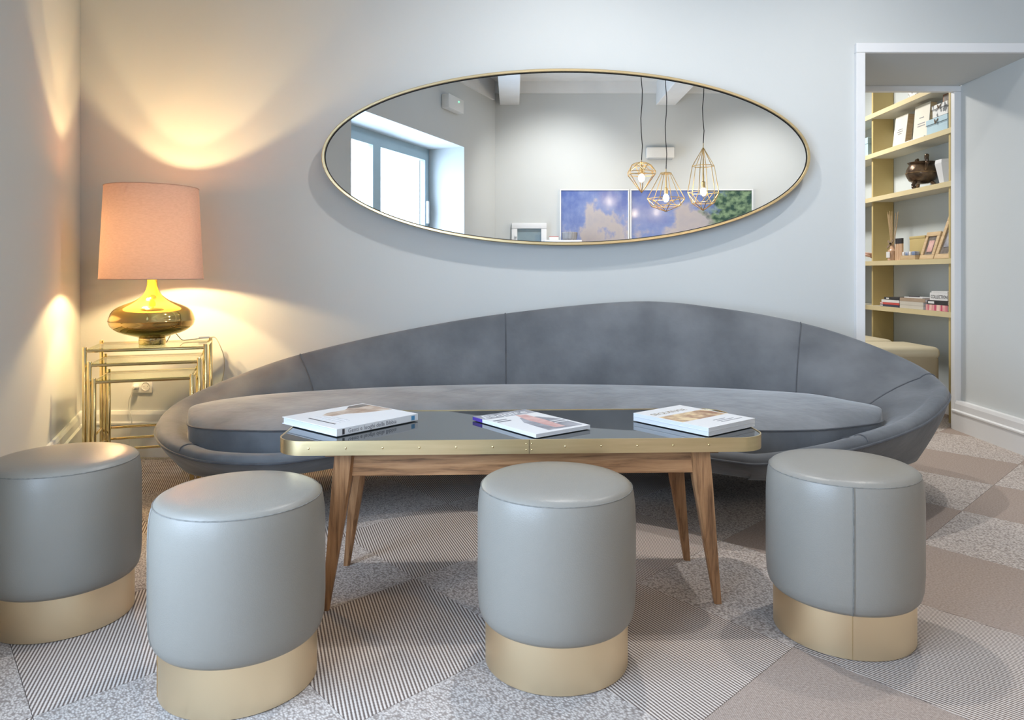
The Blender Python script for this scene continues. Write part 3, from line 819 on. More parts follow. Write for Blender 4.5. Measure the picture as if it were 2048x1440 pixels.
# wall outlet with plug
ol = thing('wall_outlet', 'white double wall outlet behind the brass nesting tables', 'outlet', (-1.985, YB, .377))
MB().box((0, -.005, 0), (.106, .010, .072), bevel=.003).build('cover_plate', PLASTICW, ol)
o = MB().lathe([(0.0, -.006), (.019, -.006), (.0205, .001), (.024, .001), (.024, -.002)], 32).build('socket', WHITE, ol)
o.location = (.018, -.0115, 0); o.rotation_euler = (PI / 2, 0, 0)
for dx in (-.0095, .0095):
    h = MB().sphere((0, 0, 0), .0028, 8, 6).build('socket_hole', INK, ol); h.location = (.018 + dx, -.008, 0)
pg = thing('power_plug', 'white plug and thin cable in the wall outlet', 'plug', (-1.985, YB, .377))
o = MB().lathe([(0, 0), (.015, 0), (.017, .006), (.015, .022), (.008, .032), (0, .033)], 24).build('plug_body', PLASTICW, pg)
o.location = (-.032, -.0105, -.002); o.rotation_euler = (PI / 2, 0, 0)
pts = [(-.034, -.040, -.006), (-.040, -.046, -.03), (-.055, -.044, -.07), (-.058, -.04, -.11), (-.038, -.046, -.17), (-.040, -.05, -.23), (-.052, -.045, -.29), (-.042, -.045, -.34), (-.040, -.05, -.370)]
cc = catmull(pts, 6)[:len(pts) * 6 - 6]
MB().tube([tuple(p) for p in cc], .0022, 6).build('cable', PLASTICW, pg)

# ------------------------------------------------------------------ pendant lamps (seen in the mirror)
GOLDW = mat('gold_wire', (.80, .60, .30), .3, 1.0, noise=(20, (.72, .52, .26), .3, .7))
PBULB = emission('pendant_bulb_glow', (1.0, .80, .55), 220)
def pendant(name, label, x, y, zb, rings, cap, tip):
    """rings: list of (z offset from bulb, radius, phase); struts join the rings in order"""
    t = thing(name, label, 'pendant lamp', (x, y, zb), 0, 'gold wire cage pendants in the mirror')
    nS = 6
    lv = []
    for z, r, ph in rings:
        lv.append([Vector((r * math.cos(2 * PI * (k + ph) / nS), r * math.sin(2 * PI * (k + ph) / nS), z)) for k in range(nS)] if r > .001 else [Vector((0, 0, z))] * nS)
    cg = MB()
    for L_, (z, r, ph) in zip(lv, rings):
        if r > .001: 
            for k in range(nS): cg.tube([L_[k], L_[(k + 1) % nS]], .0042, 6)
    for (A, (z0, r0, p0)), (B, (z1, r1, p1)) in zip(zip(lv, rings), zip(lv[1:], rings[1:])):
        for k in range(nS):
            if r1 < .001 and r0 < .001: continue
            cg.tube([A[k], B[k]], .0042, 6)
            if abs(p0 - p1) > .1: cg.tube([A[k], B[(k - 1) % nS if p1 > p0 else (k + 1) % nS]], .0042, 6)
    cg.build('wire_cage', GOLDW, t)
    MB().lathe([(.022, .04), (.022, .10), (.010, .11), (.004, cap), (0, cap)], 16).build('lamp_holder', GOLDW, t)
    MB().sphere((0, 0, -.005), .032, 14, 10, (1, 1, 1.35)).build('bulb', PBULB, t)
    zt = 3.35 - zb
    pts = [(0, 0, cap - .01)] + [(.008 * math.sin(k * 1.7), .006 * math.cos(k * 1.3), cap + (zt - cap) * k / 8) for k in range(1, 8)] + [(0, 0, zt)]
    MB().tube(pts, .0045, 8).build('cord', BLACKM, t)
    MB().lathe([(.05, zt - .03), (.05, zt), (0, zt)], 20).build('ceiling_rose', WHITE, t)
    return t
pendant('pendant_lamp', 'small diamond shaped gold wire pendant, highest in the mirror', 1.365, .05, 1.995,
        [(.155, .06, 0), (.135, .10, .0), (.06, .155, .5), (.03, .15, .5), (-.16, 0, 0)], .19, 0)
pendant('pendant_lamp', 'wide bell shaped gold wire pendant, middle one in the mirror', 1.675, -.2, 1.81,
        [(.27, .055, 0), (.26, .06, 0), (-.01, .205, 0), (-.09, .165, .5), (-.15, 0, 0)], .32, 0)
pendant('pendant_lamp', 'tall teardrop gold wire pendant nearest the painted tree in the mirror', 2.02, .03, 1.85,
        [(.46, .006, 0), (.44, .016, 0), (.27, .115, 0), (-.01, .165, 0), (-.12, .12, .5), (-.20, 0, 0)], .52, 0)

# ------------------------------------------------------------------ wall behind the camera: pictures, niche, lights
def sky_art(name, tree):
    m = bpy.data.materials.new(name); m.use_nodes = True
    nt = m.node_tree; b = nt.nodes['Principled BSDF']
    b.inputs['Roughness'].default_value = .12; b.inputs['Coat Weight'].default_value = 1.0; b.inputs['Coat Roughness'].default_value = .16
    tc = nn(nt, 'ShaderNodeTexCoord'); mp = nn(nt, 'ShaderNodeMapping'); mp.inputs['Scale'].default_value = (2.2, 1, 1.8)
    nt.links.new(tc.outputs['Generated'], mp.inputs['Vector'])
    n = nn(nt, 'ShaderNodeTexNoise'); n.inputs['Scale'].default_value = 1.5; n.inputs['Detail'].default_value = 8; n.inputs['Roughness'].default_value = .55
    nt.links.new(mp.outputs['Vector'], n.inputs['Vector'])
    sp_ = nn(nt, 'ShaderNodeSeparateXYZ'); nt.links.new(tc.outputs['Generated'], sp_.inputs['Vector'])
    ad = nn(nt, 'ShaderNodeMath', operation='MULTIPLY_ADD'); nt.links.new(sp_.outputs['Z'], ad.inputs[0]); ad.inputs[1].default_value = .42; 
    nt.links.new(n.outputs['Fac'], ad.inputs[2])
    r = nn(nt, 'ShaderNodeValToRGB'); e = r.color_ramp.elements
    e[0].position = .50; e[0].color = (.40, .38, .42, 1); e[1].position = .92; e[1].color = (.09, .14, .40, 1)
    x = e.new(.66); x.color = (.47, .42, .42, 1); x = e.new(.74); x.color = (.20, .26, .50, 1)
    nt.links.new(ad.outputs[0], r.inputs['Fac'])
    last = r.outputs['Color']
    if tree:
        n2 = nn(nt, 'ShaderNodeTexNoise'); n2.inputs['Scale'].default_value = 3.2; n2.inputs['Detail'].default_value = 9
        nt.links.new(mp.outputs['Vector'], n2.inputs['Vector'])
        # tree mass towards the x end of the picture
        a1 = nn(nt, 'ShaderNodeMath', operation='MULTIPLY_ADD'); nt.links.new(sp_.outputs['X'], a1.inputs[0]); a1.inputs[1].default_value = 1.35; nt.links.new(n2.outputs['Fac'], a1.inputs[2])
        a2 = nn(nt, 'ShaderNodeMath', operation='MULTIPLY_ADD'); nt.links.new(sp_.outputs['Z'], a2.inputs[0]); a2.inputs[1].default_value = -.28; nt.links.new(a1.outputs[0], a2.inputs[2])
        r2 = nn(nt, 'ShaderNodeValToRGB'); r2.color_ramp.elements[0].position = .86; r2.color_ramp.elements[1].position = 1.0
        sb = nn(nt, 'ShaderNodeMath', operation='SUBTRACT'); nt.links.new(a2.outputs[0], sb.inputs[0]); sb.inputs[1].default_value = .25
        nt.links.new(sb.outputs[0], r2.inputs['Fac'])
        gr = nn(nt, 'ShaderNodeValToRGB'); gr.color_ramp.elements[0].position = .4; gr.color_ramp.elements[1].position = .62
        gr.color_ramp.elements[0].color = (.03, .07, .05, 1); gr.color_ramp.elements[1].color = (.22, .32, .18, 1)
        n3 = nn(nt, 'ShaderNodeTexNoise'); n3.inputs['Scale'].default_value = 9; n3.inputs['Detail'].default_value = 9; nt.links.new(mp.outputs['Vector'], n3.inputs['Vector'])
        nt.links.new(n3.outputs['Fac'], gr.inputs['Fac'])
        mxc = nn(nt, 'ShaderNodeMix', data_type='RGBA')
        nt.links.new(r2.outputs['Color'], mxc.inputs[0]); nt.links.new(last, mxc.inputs[6]); nt.links.new(gr.outputs['Color'], mxc.inputs[7])
        last = mxc.outputs[2]
    nt.links.new(last, b.inputs['Base Color'])
    return m
def picture(label, x0, x1, z0, z1, art):
    t = thing('sky_picture', label, 'picture', ((x0 + x1) / 2, YO, z0), 0, 'two sky pictures on the wall opposite the mirror')
    w, h = x1 - x0, z1 - z0
    for c, s in (((0, .02, .008), (w, .04, .016)), ((0, .02, h - .008), (w, .04, .016)), ((-w / 2 + .008, .02, h / 2), (.016, .04, h - .033)), ((w / 2 - .008, .02, h / 2), (.016, .04, h - .033))):
        MB().box(c, s, bevel=.002, seg=1).build('frame', WHITE, t, smooth=False)
    MB().box((0, .016, h / 2), (w - .03, .012, h - .03)).build('canvas', art, t, smooth=False)
picture('framed picture of pale clouds in a violet blue sky, seen in the mirror', .585, 1.437, 1.0, 2.02, sky_art('cloud_art', False))
picture('framed wide picture of blue sky with a dark green tree, seen in the mirror', 1.447, 2.955, 1.0, 2.02, sky_art('tree_sky_art', True))
t = thing('emergency_light', 'white emergency light box on the wall above the sky pictures in the mirror', 'light fixture', (1.81, YO, 2.46))
MB().box((0, .045, 0), (.34, .09, .13), bevel=.012).build('housing', PLASTICW, t)
MB().box((0, .05, -.07), (.30, .07, .02), bevel=.004).build('diffuser', mat('grey_diffuser', (.45, .47, .48), .4, noise=(5, (.42, .44, .45), .3, .7)), t)
t = thing('emergency_light', 'white emergency light with a green diode on the wall over the window', 'light fixture', LW(4.35, 0, 2.80), math.atan2(LD.y, LD.x))
MB().box((0, .045, 0), (.36, .09, .15), bevel=.012).build('housing', PLASTICW, t)
MB().sphere((.05, .09, .03), .008, 8, 6).build('diode', emission('green_diode', (.1, 1, .3), 4), t)
t = thing('wall_niche_cabinet', 'small white framed glass door cabinet on the wall, bottom of the mirror', 'cabinet', (.21, YO, 1.0))
for c, s in (((-.18, .03, .2975), (.07, .06, .473)), ((.18, .03, .2975), (.07, .06, .473)), ((0, .03, .57), (.43, .06, .07)), ((0, .03, .03), (.43, .06, .06))):
    MB().box(c, s, bevel=.008).build('frame', WHITE, t)
MB().box((0, .012, .3), (.30, .012, .5)).build('back_board', mat('grey_blue_board', (.30, .38, .42), .5, noise=(6, (.27, .35, .39), .3, .7)), t, smooth=False)
MB().box((0, .045, .3), (.30, .005, .48)).build('pane', PANE, t, smooth=False)
MB().sphere((-.165, .075, .44), .016, 12, 8).build('knob', WHITE, t)
t = thing('console_cabinet', 'tall white cabinet against the wall below the cloud picture', 'cabinet', (.60, YO + .06, 0))
MB().box((0, .175, .69), (.44, .35, 1.38), bevel=.006).build('body', WHITE, t)
for sx in (-1, 1):
    d = MB().box((sx * .107, .356, .70), (.205, .014, 1.28), bevel=.004).build('door', WHITE, t)
    MB().sphere((sx * .03, .372, .75), .012, 10, 8).build('knob', BRASS, d)
m = MB(); m.lathe([(.070, 0), (.088, .02), (.095, .09), (.088, .10), (.082, .10)], 28)
bk = tag(m.build('ribbed_basket', mat('grey_wicker', (.22, .22, .24), .7, noise=(14, (.34, .34, .36), .35, .65), stretch=(4, 4, .3)), smooth=True), 'grey ribbed basket on the tall white cabinet, bottom of the mirror', 'basket')
bk.location = (.69, YO + .23, 1.381)
t = thing('small_box', 'small red and white box on the tall white cabinet', 'box', (.50, YO + .24, 1.381))
MB().box((0, 0, .02), (.11, .08, .04), bevel=.003).build('box_body', PLASTICW, t)
MB().box((0, 0, .0435), (.112, .082, .007), bevel=.002).build('lid', mat('red_card', (.55, .10, .08), .5, noise=(9, (.5, .08, .06), .3, .7)), t)

# ------------------------------------------------------------------ ceiling spotlights
def spot(label, loc, target, power, angle, blend=.5, color=(1, .98, .95), size=.03):
    t = thing('ceiling_spotlight', label, 'spotlight', loc, 0, 'ceiling spotlights')
    MB().lathe([(.045, 3.335 - loc[2] - .02), (.045, 3.335 - loc[2]), (0, 3.335 - loc[2])], 20).build('ceiling_plate', WHITE, t)
    MB().tube([(0, 0, .05), (0, 0, 3.335 - loc[2])], .008, 8).build('stem', WHITE, t)
    d = (Vector(target) - Vector(loc)).normalized()
    h = MB().lathe([(.030, .10), (.040, .09), (.042, -.03), (.038, -.03), (.036, .05), (0, .05)][::-1], 24, cap=False).build('lamp_head', WHITE, t)
    h.rotation_euler = (-d).to_track_quat('Z', 'Y').to_euler()
    L = bpy.data.lights.new('spot_beam', 'SPOT'); L.energy = power; L.spot_size = math.radians(angle); L.spot_blend = blend; L.color = color; L.shadow_soft_size = size
    o = bpy.data.objects.new('spot_beam', L); COL.objects.link(o); o.parent = t
    o.rotation_euler = d.to_track_quat('-Z', 'Y').to_euler()
    o.location = d * .04
    return t
spot('white ceiling spotlight over the middle of the sofa', (.30, 2.85, 3.12), (.35, 3.2, 0), 84, 145, 1.0)
spot('white ceiling spotlight over the tall end of the sofa', (1.75, 2.75, 3.12), (1.75, 3.1, 0), 74, 145, 1.0)
spot('white ceiling spotlight aimed at the cloud picture', (.55, .30, 3.15), (.55, YO, 1.5), 105, 90, .9)
spot('white ceiling spotlight aimed at the tree picture', (3.0, .30, 3.15), (3.0, YO, 1.5), 105, 90, .9)

# ------------------------------------------------------------------ gold bookcase in the next room
bc = thing('bookcase', 'gold lacquered open bookcase on the wall beyond the doorway', 'bookcase', (0, 0, 0))
SHZ = [.712, 1.065, 1.572, 1.921, 2.238]
for z in SHZ:
    s = MB().box((2.965, 5.60, z), (.19, 1.76, .034), bevel=.001, seg=1).build('shelf', mat('cream_shelf_face', (.66, .63, .53), .4, noise=(4, (.63, .60, .50), .3, .7)), bc, smooth=False)
    MB().box((2.8685, 5.60, z), (.005, 1.76, .035)).build('edge_strip', GOLDE, s, smooth=False)
for y in (4.80, 5.86, 6.46):
    s = MB().box((2.975 if y > 5 else 2.9675, y, 1.3), (.165 if y > 5 else .18, .022, 2.6), bevel=.001, seg=1).build('upright', GOLDP, bc, smooth=False)
lt = thing('ceiling_lamp', 'round white ceiling lamp in the room beyond the doorway', 'ceiling lamp', (1.9, 5.9, 2.8))
MB().lathe([(.20, 0), (.20, -.05), (.18, -.06), (0, -.06)], 40).build('housing', WHITE, lt)
d = bpy.data.lights.new('ceiling_lamp_beam', 'AREA'); d.shape = 'DISK'; d.size = .36; d.energy = 46; d.color = (1, .96, .9)
o = bpy.data.objects.new('ceiling_lamp_beam', d); COL.objects.link(o); o.parent = lt; o.location = (0, 0, -.065)

def onshelf(i): return SHZ[i] + .0175
BOXB = mat('pale_blue_card', (.42, .58, .66), .6, noise=(4, (.40, .55, .63), .3, .7))
FLORAL = mat('floral_print_card', (.72, .73, .72), .6, noise=(26, (.12, .13, .14), .52, .60))
CREAM = mat('cream_card', (.68, .66, .58), .6, noise=(12, (.64, .62, .54), .3, .7))
def card_box(name, label, y0, y1, z, h, material, depth=.14, x0=2.885, clasp=True):
    t = thing(name, label, 'box', (x0 + depth / 2, (y0 + y1) / 2, z))
    w = y1 - y0
    MB().box((0, 0, h * .33), (depth, w, h * .66), bevel=.002, seg=1).build('box_body', material, t, smooth=False)
    MB().box((0, 0, h * .83), (depth + .006, w + .006, h * .34), bevel=.002, seg=1).build('lid', material, t, smooth=False)
    if clasp:
        MB().tube([(-depth / 2 - .004, -.02, h * .9), (-depth / 2 - .012, 0, h * .6), (-depth / 2 - .004, .02, h * .9)], .004, 6).build('ribbon', mat('brown_ribbon', (.22, .16, .11), .6, noise=(30, (.3, .22, .15), .3, .7)), t)
        MB().tube([(-depth / 2 - .006, -w / 2, h * .62), (-depth / 2 - .006, w / 2, h * .62)], .0015, 5).build('cord', INK, t)
    return t
card_box('gift_box', 'floral black and white box on the topmost gold shelf', 5.0, 5.32, onshelf(4), .11, FLORAL, clasp=False)
card_box('gift_box', 'pale blue box with a bow on the second highest gold shelf', 4.835, 5.08, onshelf(3), .105, BOXB)
card_box('gift_box', 'floral box with a bow stacked on the pale blue box', 4.835, 5.01, onshelf(3) + .107, .085, FLORAL, depth=.12)
card_box('storage_box', 'pale blue storage box beyond the gold upright', 5.92, 6.25, onshelf(3), .15, BOXB, clasp=False)
t = thing('picture_frame', 'small dark framed picture on top of the floral box', 'picture frame', (2.945, 4.905, onshelf(3) + .1935))
MB().box((0, 0, .035), (.014, .15, .07), bevel=.002, seg=1).build('frame', mat('brown_wood', (.20, .09, .05), .5, noise=(20, (.28, .14, .08), .3, .7)), t, smooth=False)
MB().box((-.0075, 0, .035), (.002, .12, .05)).build('print', SEPIAD, t, smooth=False)
def leaning_card(name, label, yc, w, h, z, tilt, lines):
    t = thing(name, label, 'book', (2.93, yc, z))
    M = Matrix.Rotation(tilt, 4, 'Y')
    MB().box((.022, 0, h / 2), (.044, w, h), M=M, bevel=.001, seg=1).build('pages', OAK, t, smooth=False)
    MB().box((-.002, 0, h / 2), (.004, w + .006, h + .006), M=M, bevel=.001, seg=1).build('front_cover', CREAM, t, smooth=False)
    for k, (l, q) in enumerate(lines):
        m = MB(); m.box((-.0045, 0, h * q), (.0006, w * l, .006), M=M); m.build('printed_line', GREYT, t, smooth=False)
    return t
leaning_card('standing_book', 'cream covered book leaning by the gold upright on the shelf', 5.53,   .17, .235, onshelf(3) + .006, .12, [(.4, .55), (.5, .48), (.3, .41)])
leaning_card('standing_book', 'cream covered book standing upright next to the pale blue box', 5.235, .19, .245, onshelf(3) + .011, .08, [(.3, .62), (.5, .45), (.5, .38)])
t = thing('flat_booklet', 'thin white booklet lying under the upright cream book', 'booklet', (2.945, 5.24, onshelf(3)))
MB().box((0, 0, .005), (.13, .27, .010), bevel=.001, seg=1).build('pages', PAPER, t, smooth=False)
MB().box((-.0655, 0, .005), (.001, .27, .008)).build('spine', COVERW, t, smooth=False)
# bronze pot
BRONZE = mat('aged_bronze', (.09, .065, .05), .28, .8, noise=(14, (.26, .17, .10), .38, .70), bump=(40, .3))
t = pot = thing('bronze_pot', 'round aged bronze pot with ornate handles and three feet on the gold shelf', 'pot', (2.958, 5.27, onshelf(2)))
MB().lathe([(.0, .038), (.04, .042), (.075, .065), (.092, .105), (.090, .14), (.080, .165), (.072, .178), (.080, .190), (.084, .194), (.080, .196), (.068, .180), (.074, .16)], 40, cap=False).build('pot_body', BRONZE, t, angle=60)
m = MB(); m.tube([(.0935 * math.cos(2 * PI * k / 32), .0935 * math.sin(2 * PI * k / 32), .118) for k in range(32)], .003, 6, closed=True); m.build('relief_band', mat('bronze_relief', (.42, .27, .13), .4, .7, noise=(60, (.2, .12, .07), .35, .65)), t)
for a in (math.radians(255), math.radians(75)):
    ca, sa = math.cos(a), math.sin(a)
    pts = [(.088, .13), (.108, .15), (.120, .185), (.112, .222), (.094, .232), (.085, .215), (.094, .20)]
    m = MB(); m.tube([(r * ca, r * sa, z) for r, z in pts], [.009, .011, .010, .012, .009, .008, .006], 8)
    m.sphere((.112 * ca, .112 * sa, .226), .014, 10, 8); m.sphere((.122 * ca, .122 * sa, .176), .013, 10, 8)
    m.build('handle', BRONZE, t)
for a in (200, 320, 80):
    ca, sa = math.cos(math.radians(a)), math.sin(math.radians(a))
    m = MB(); m.tube([(.055 * ca, .055 * sa, .055), (.072 * ca, .072 * sa, .03), (.066 * ca, .066 * sa, .008), (.078 * ca, .078 * sa, .0065)], [.012, .013, .010, .006], 8); m.sphere((.070 * ca, .070 * sa, .014), .0135, 8, 6)
    m.build('foot', BRONZE, t)
t = MB(); t.lathe([(.052, 0), (.060, .01), (.088, .14), (.084, .165), (.078, .165), (.052, .02), (0, .018)], 7, cap=False)
tag(t.build('faceted_vase', mat('white_ceramic', (.72, .73, .75), .35, noise=(4, (.70, .71, .73), .3, .7)), smooth=False), 'white faceted ceramic vase next to the bronze pot', 'vase').location = (2.965, 4.945, onshelf(2))
pot.scale = (1.12, 1.12, 1.0)
# shelf with diffuser, tubes, gold box, frames
z4 = onshelf(1)
t = thing('reed_diffuser', 'glass reed diffuser with a white label and brown ribbon', 'diffuser', (2.92, 5.60, z4))
MB().lathe([(.030, 0), (.034, .004), (.034, .075), (.018, .095), (.014, .12), (.0, .12)], 24).build('bottle', mat('amber_pink_glass', (.62, .40, .28), .1, noise=(8, (.55, .34, .22), .3, .7), coat=.5), t)
MB().box((-.0345, 0, .045), (.004, .05, .045)).build('paper_label', COVERW, t, smooth=False)
random.seed(3)
for k in range(9):
    a = random.uniform(0, 2 * PI); r = random.uniform(.03, .085)
    MB().tube([(0, 0, .03), (r * math.cos(a) * .6, r * math.sin(a), .37 + random.uniform(-.03, .02))], .0022, 5).build('reed', OAK, t)
m = MB()
for a in (-.6, .5, 2.6):
    m.box((-.016 + .0, .028 * math.sin(a * 2), .118 + .012 * math.cos(a)), (.006, .055, .016), M=Matrix.Translation((0, 0, .118)) @ Matrix.Rotation(a, 4, 'X') @ Matrix.Translation((0, 0, -.118)))
m.build('ribbon_bow', mat('brown_ribbon', (.22, .16, .11), .6), t, smooth=False)
tub = None
for k in range(4):
    if tub is None:
        tub = thing('match_tube', '', 'tube', group='row of four match tubes on the gold shelf')
        MB().lathe([(.0095, 0), (.0105, .001), (.0105, .125), (0, .125)], 14).build('tube_body', mat('peach_card', (.72, .50, .34), .5, noise=(9, (.66, .45, .30), .3, .7)), tub)
        MB().lathe([(.011, .125), (.011, .165), (.0, .166)], 14).build('cap', INK, tub)
        o = tub
    else: o = copy_tree(tub)
    o['label'] = ('pale match tube with a black cap, nearest the reed diffuser', 'pale match tube with a black cap, second from the reed diffuser', 'pale match tube with a black cap, third from the reed diffuser', 'pale match tube with a black cap, farthest from the reed diffuser')[k]
    o.location = (2.91, 5.52 - .024 * k, z4)
t = thing('gold_box', 'gold square box standing behind the match tubes', 'box', (2.985, 5.29, z4))
MB().box((0, 0, .085), (.10, .20, .17), bevel=.003).build('box_body', GOLDP, t)
MB().box((0, 0, .163), (.104, .204, .020), bevel=.003).build('lid', GOLDP, t)
t = thing('small_crate', 'little wooden tray of blue and white sachets in front of the gold box', 'tray', (2.908, 5.32, z4))
MB().box((0, 0, .016), (.055, .20, .032), bevel=.002).build('tray_body', OAK, t)
for k in range(4):
    MB().box((-.002, -.066 + .044 * k, .046), (.042, .036, .030), rz=.1 * (-1) ** k, bevel=.006).build('sachet', COVERW if k % 2 else mat('blue_sachet', (.16, .24, .45), .5, noise=(14, (.5, .55, .65), .4, .6)), t)
def photo_frame(label, yc, w, h, x, tilt, fw, pr):
    t = thing('photo_frame', label, 'photo frame', (x, yc, z4))
    M = Matrix.Rotation(tilt, 4, 'Y')
    for c, s in (((0, 0, fw / 2), (.016, w, fw)), ((0, 0, h - fw / 2), (.016, w, fw)), ((0, -w / 2 + fw / 2, h / 2), (.016, fw, h - 2 * fw)), ((0, w / 2 - fw / 2, h / 2), (.016, fw, h - 2 * fw))):
        MB().box(c, s, M=M, bevel=.002, seg=1).build('frame_bar', OAK, t, smooth=False)
    MB().box((.003, 0, h / 2), (.004, w - 2 * fw, h - 2 * fw), M=M).build('mount', SEPIAD, t, smooth=False)
    MB().box((.0, 0, h * .48), (.004, w * .36, h * .42), M=M, bevel=.001, seg=1).build('photo', pr, t, smooth=False)
    return t
photo_frame('small pale wood photo frame leaning on the gold shelf', 5.105, .17, .20, 2.90, .30, .032, PINKP)
photo_frame('larger pale wood photo frame cut off by the gold upright', 4.92, .18, .31, 2.90, .34, .034, GREYP)
# lowest shelf: lying books
z5 = onshelf(0)
def lying(label, y0, y1, z, th, cover, group, spine_mark=None, dep=.14, ttl=None, x=2.885):
    t = thing('lying_book', label, 'book', (x, (y0 + y1) / 2, z), 0, group)
    w = y1 - y0
    MB().box((dep / 2 + .002, 0, th / 2), (dep - .004, w - .004, th - .004)).build('pages', PAPER, t, smooth=False)
    for zz in (.0012, th - .0012):
        MB().box((dep / 2, 0, zz), (dep, w, .0022)).build('cover', cover, t, smooth=False)
    MB().box((.001, 0, th / 2), (.003, w, th - .001), bevel=.0005, seg=1).build('spine', cover, t, smooth=False)
    if spine_mark:
        MB().box((-.001, w * spine_mark[1], th / 2), (.0015, w * spine_mark[2], th * .5)).build('spine_panel', spine_mark[0], t, smooth=False)
    if ttl:
        text('spine_title', ttl, th * .60, INK, t, frame_matrix((-.001, w * .44, th * .27), (0, -1, 0), (-1, 0, 0)), .0004)
    return t
REDC = mat('red_cover', (.60, .09, .08), .4, noise=(8, (.55, .07, .06), .3, .7)); NAVY = mat('navy_cover', (.03, .035, .07), .4, noise=(8, (.04, .05, .09), .3, .7))
BLACKC = mat('black_cover', (.02, .02, .022), .4, noise=(8, (.04, .04, .045), .3, .7)); TAUPEC = mat('taupe_cover', (.36, .27, .20), .5, noise=(8, (.42, .32, .24), .3, .7))
PALEC = mat('pale_grey_cover', (.56, .53, .48), .5, noise=(8, (.60, .57, .52), .3, .7))
MULTI = mat('multicoloured_cover', (.55, .08, .16), .4, noise=(22, (.85, .60, .52), .42, .58), stretch=(1, 1, .1))
G1, G2, G3 = 'books lying by the gold upright', 'taupe books lying mid shelf', 'books lying under COLLECTION'
lying('navy blue book at the bottom of the pile by the gold upright', 5.44, 5.72, z5, .016, NAVY, G1, (COVERW, .42, .14))
lying('red spined book, second from the bottom by the gold upright', 5.44, 5.72, z5 + .0165, .016, REDC, G1, (COVERW, .42, .14))
lying('white spined book under the black one by the gold upright', 5.44, 5.70, z5 + .033, .020, COVERW, G1)
lying('thin black book topping the pile by the gold upright', 5.44, 5.66, z5 + .0535, .020, BLACKC, G1, (COVERW, .25, .18))
lying('pale grey folder at the bottom of the taupe pile', 5.12, 5.43, z5, .024, PALEC, G2)
lying('pale grey folder in the middle of the taupe pile', 5.12, 5.43, z5 + .0245, .026, PALEC, G2)
lying('taupe brown book topping the middle pile', 5.10, 5.43, z5 + .051, .024, TAUPEC, G2)
t = thing('notepad', 'thin white pad with a pen on the taupe pile', 'notepad', (2.95, 5.27, z5 + .0755))
MB().box((0, 0, .004), (.11, .24, .008), bevel=.001, seg=1).build('pages', PAPER, t, smooth=False)
MB().tube([(-.04, .08, .012), (-.02, -.02, .012)], .004, 8).build('pen', INK, t)
lying('multicoloured spined book at the bottom under COLLECTION', 4.835, 5.09, z5, .040, MULTI, G3)
lying('black book with pale lettering panels under COLLECTION', 4.835, 5.07, z5 + .0405, .030, BLACKC, G3, (COVERW, .3, .3))
lying('thick white book with COLLECTION on its spine', 4.835, 5.04, z5 + .071, .052, COVERW, G3, ttl='COLLECTION')
lying('thin white book topping the COLLECTION pile', 4.835, 5.02, z5 + .1235, .010, COVERW, G3)
# beige cube poufs
BEIGE = mat('beige_leather', (.58, .52, .38), .5, noise=(3, (.55, .49, .35), .3, .7))
BEIGED = mat('brown_beige_leather', (.36, .30, .20), .5, noise=(3, (.33, .27, .18), .3, .7))
for lab, x, y in (('beige cube pouf just beyond the doorway behind the sofa end', 2.60, 5.06), ('beige cube pouf farther off beside the gold upright', 2.58, 5.62)):
    t = thing('cube_pouf', lab, 'pouf', (x, y, 0), 0, 'beige cube poufs under the bookcase')
    MB().box((0, 0, .255), (.50, .44, .40), bevel=.05, seg=4).build('pouf_body', BEIGED, t)
    MB().box((0, 0, .452), (.505, .445, .085), bevel=.04, seg=4).build('pouf_top', BEIGE, t)
    for sx in (-1, 1):
        for sy in (-1, 1):
            MB().lathe([(.018, 0), (.022, .062)], 12, (sx * .19, sy * .16, 0)).build('leg', BLACKM, t)

# ------------------------------------------------------------------ person beside the bookcase (mostly hidden by the wall)
def skin_mesh(name, verts, edges, radii, material, parent, root=0, sub=2):
    me = bpy.data.meshes.new(name); me.from_pydata(verts, edges, []); me.materials.append(material)
    o = bpy.data.objects.new(name, me); COL.objects.link(o); o.parent = parent
    md = o.modifiers.new('skin', 'SKIN'); md.use_smooth_shade = True
    if not me.skin_vertices: me.skin_vertices.new()
    for i, r in enumerate(radii):
        rr = r if isinstance(r, tuple) else (r, r)
        me.skin_vertices[0].data[i].radius = rr
        me.skin_vertices[0].data[i].use_root = (i == root)
    s = o.modifiers.new('sub', 'SUBSURF'); s.levels = sub; s.render_levels = sub
    return o
pr = thing('person', 'person in a dark sleeve reaching a hand to the gold bookcase beyond the doorway', 'person', (2.325, 6.10, .02))
bv = [(0, 0, .96), (0, 0, 1.12), (.01, 0, 1.30), (.01, 0, 1.43), (.02, 0, 1.50),      # pelvis .. neck base
      (.02, -.18, 1.40), (.10, -.22, 1.16), (.36, -.14, 1.125), (.52, -.12, 1.125),     # arm reaching to the shelf
      (.02, .18, 1.40), (.0, .24, 1.14), (.10, .22, .90),
      (0, -.10, .90), (.02, -.11, .50), (0, -.11, .09), (.12, -.12, .035),
      (0, .10, .90), (-.02, .11, .50), (-.03, .11, .09), (.10, .12, .035)]
be = [(0, 1), (1, 2), (2, 3), (3, 4), (3, 5), (5, 6), (6, 7), (7, 8), (3, 9), (9, 10), (10, 11), (0, 12), (12, 13), (13, 14), (14, 15), (0, 16), (16, 17), (17, 18), (18, 19)]
brd = [(.13, .15), (.12, .14), (.13, .16), (.08, .10), .055, .065, .05, .042, .034, .065, .05, .036, .085, .06, .045, .04, .085, .06, .045, .04]
skin_mesh('body', bv, be, brd, CLOTH, pr)
hd = MB().sphere((.03, 0, 1.64), .10, 24, 18, (1, .82, 1.2))
hd.tube([(.015, 0, 1.48), (.025, 0, 1.58)], .052, 14)
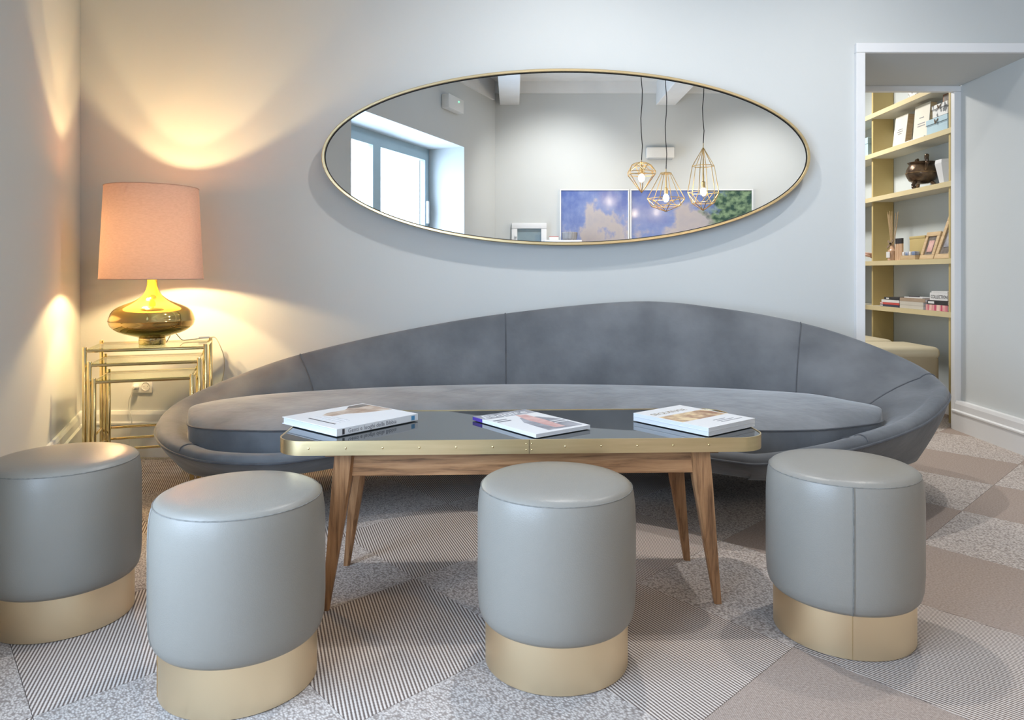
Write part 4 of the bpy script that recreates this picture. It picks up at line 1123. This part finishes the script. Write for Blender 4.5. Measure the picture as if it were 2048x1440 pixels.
hd.sphere((.13, 0, 1.625), .016, 10, 8, (1.2, .8, 1.4)); hd.sphere((.03, .085, 1.63), .022, 10, 8, (.7, .4, 1.3)); hd.sphere((.03, -.085, 1.63), .022, 10, 8, (.7, .4, 1.3))
head = hd.build('head', SKIN, pr)
MB().lathe([(.107, 1.66), (.108, 1.70), (.095, 1.745), (.06, 1.772), (0, 1.78)], 24, (.015, 0, 0), cap=False).build('hair', mat('dark_hair', (.05, .03, .02), .6, noise=(60, (.08, .05, .03), .3, .7)), head)
for sy in (-.035, .035): MB().sphere((.118, sy, 1.65), .010, 8, 6).build('eye', INK, head)
MB().tube([(.118, -.022, 1.585), (.122, 0, 1.583), (.118, .022, 1.585)], .005, 6).build('mouth', PINKP, head)
def hand(base, dirx, up, s=1.0):
    B = Vector(base); X = Vector(dirx).normalized(); Z = Vector(up).normalized(); Y = Z.cross(X)
    def P(a, b_, c): return tuple(B + X * a * s + Y * b_ * s + Z * c * s)
    v = [P(0, 0, 0), P(.045, 0, 0), P(.085, 0, .004)]; e = [(0, 1), (1, 2)]; r = [(.026, .020), (.036, .016), (.036, .014)]
    for k, (off, ln) in enumerate(((-.030, .070), (-.010, .080), (.010, .075), (.029, .058))):
        i = len(v)
        v += [P(.088, off, .004), P(.088 + ln * .45, off * 1.1, .006), P(.088 + ln * .78, off * 1.1, -.010), P(.088 + ln * .92, off * 1.05, -.028)]
        e += [(2, i), (i, i + 1), (i + 1, i + 2), (i + 2, i + 3)]; r += [.0095, .009, .0085, .007]
    i = len(v); v += [P(.030, -.034, -.004), P(.055, -.056, -.012), P(.082, -.060, -.020)]; e += [(1, i), (i, i + 1), (i + 1, i + 2)]; r += [.012, .0105, .008]
    return v, e, r
v, e_, r = hand((.50, -.12, 1.125), (1, .05, -.05), (0, 0, 1)); skin_mesh('right_hand', v, e_, r, SKIN, pr, 0)
v, e_, r = hand((.09, .22, .91), (.3, 0, -1), (0, -1, 0)); skin_mesh('left_hand', v, e_, r, SKIN, pr, 0)
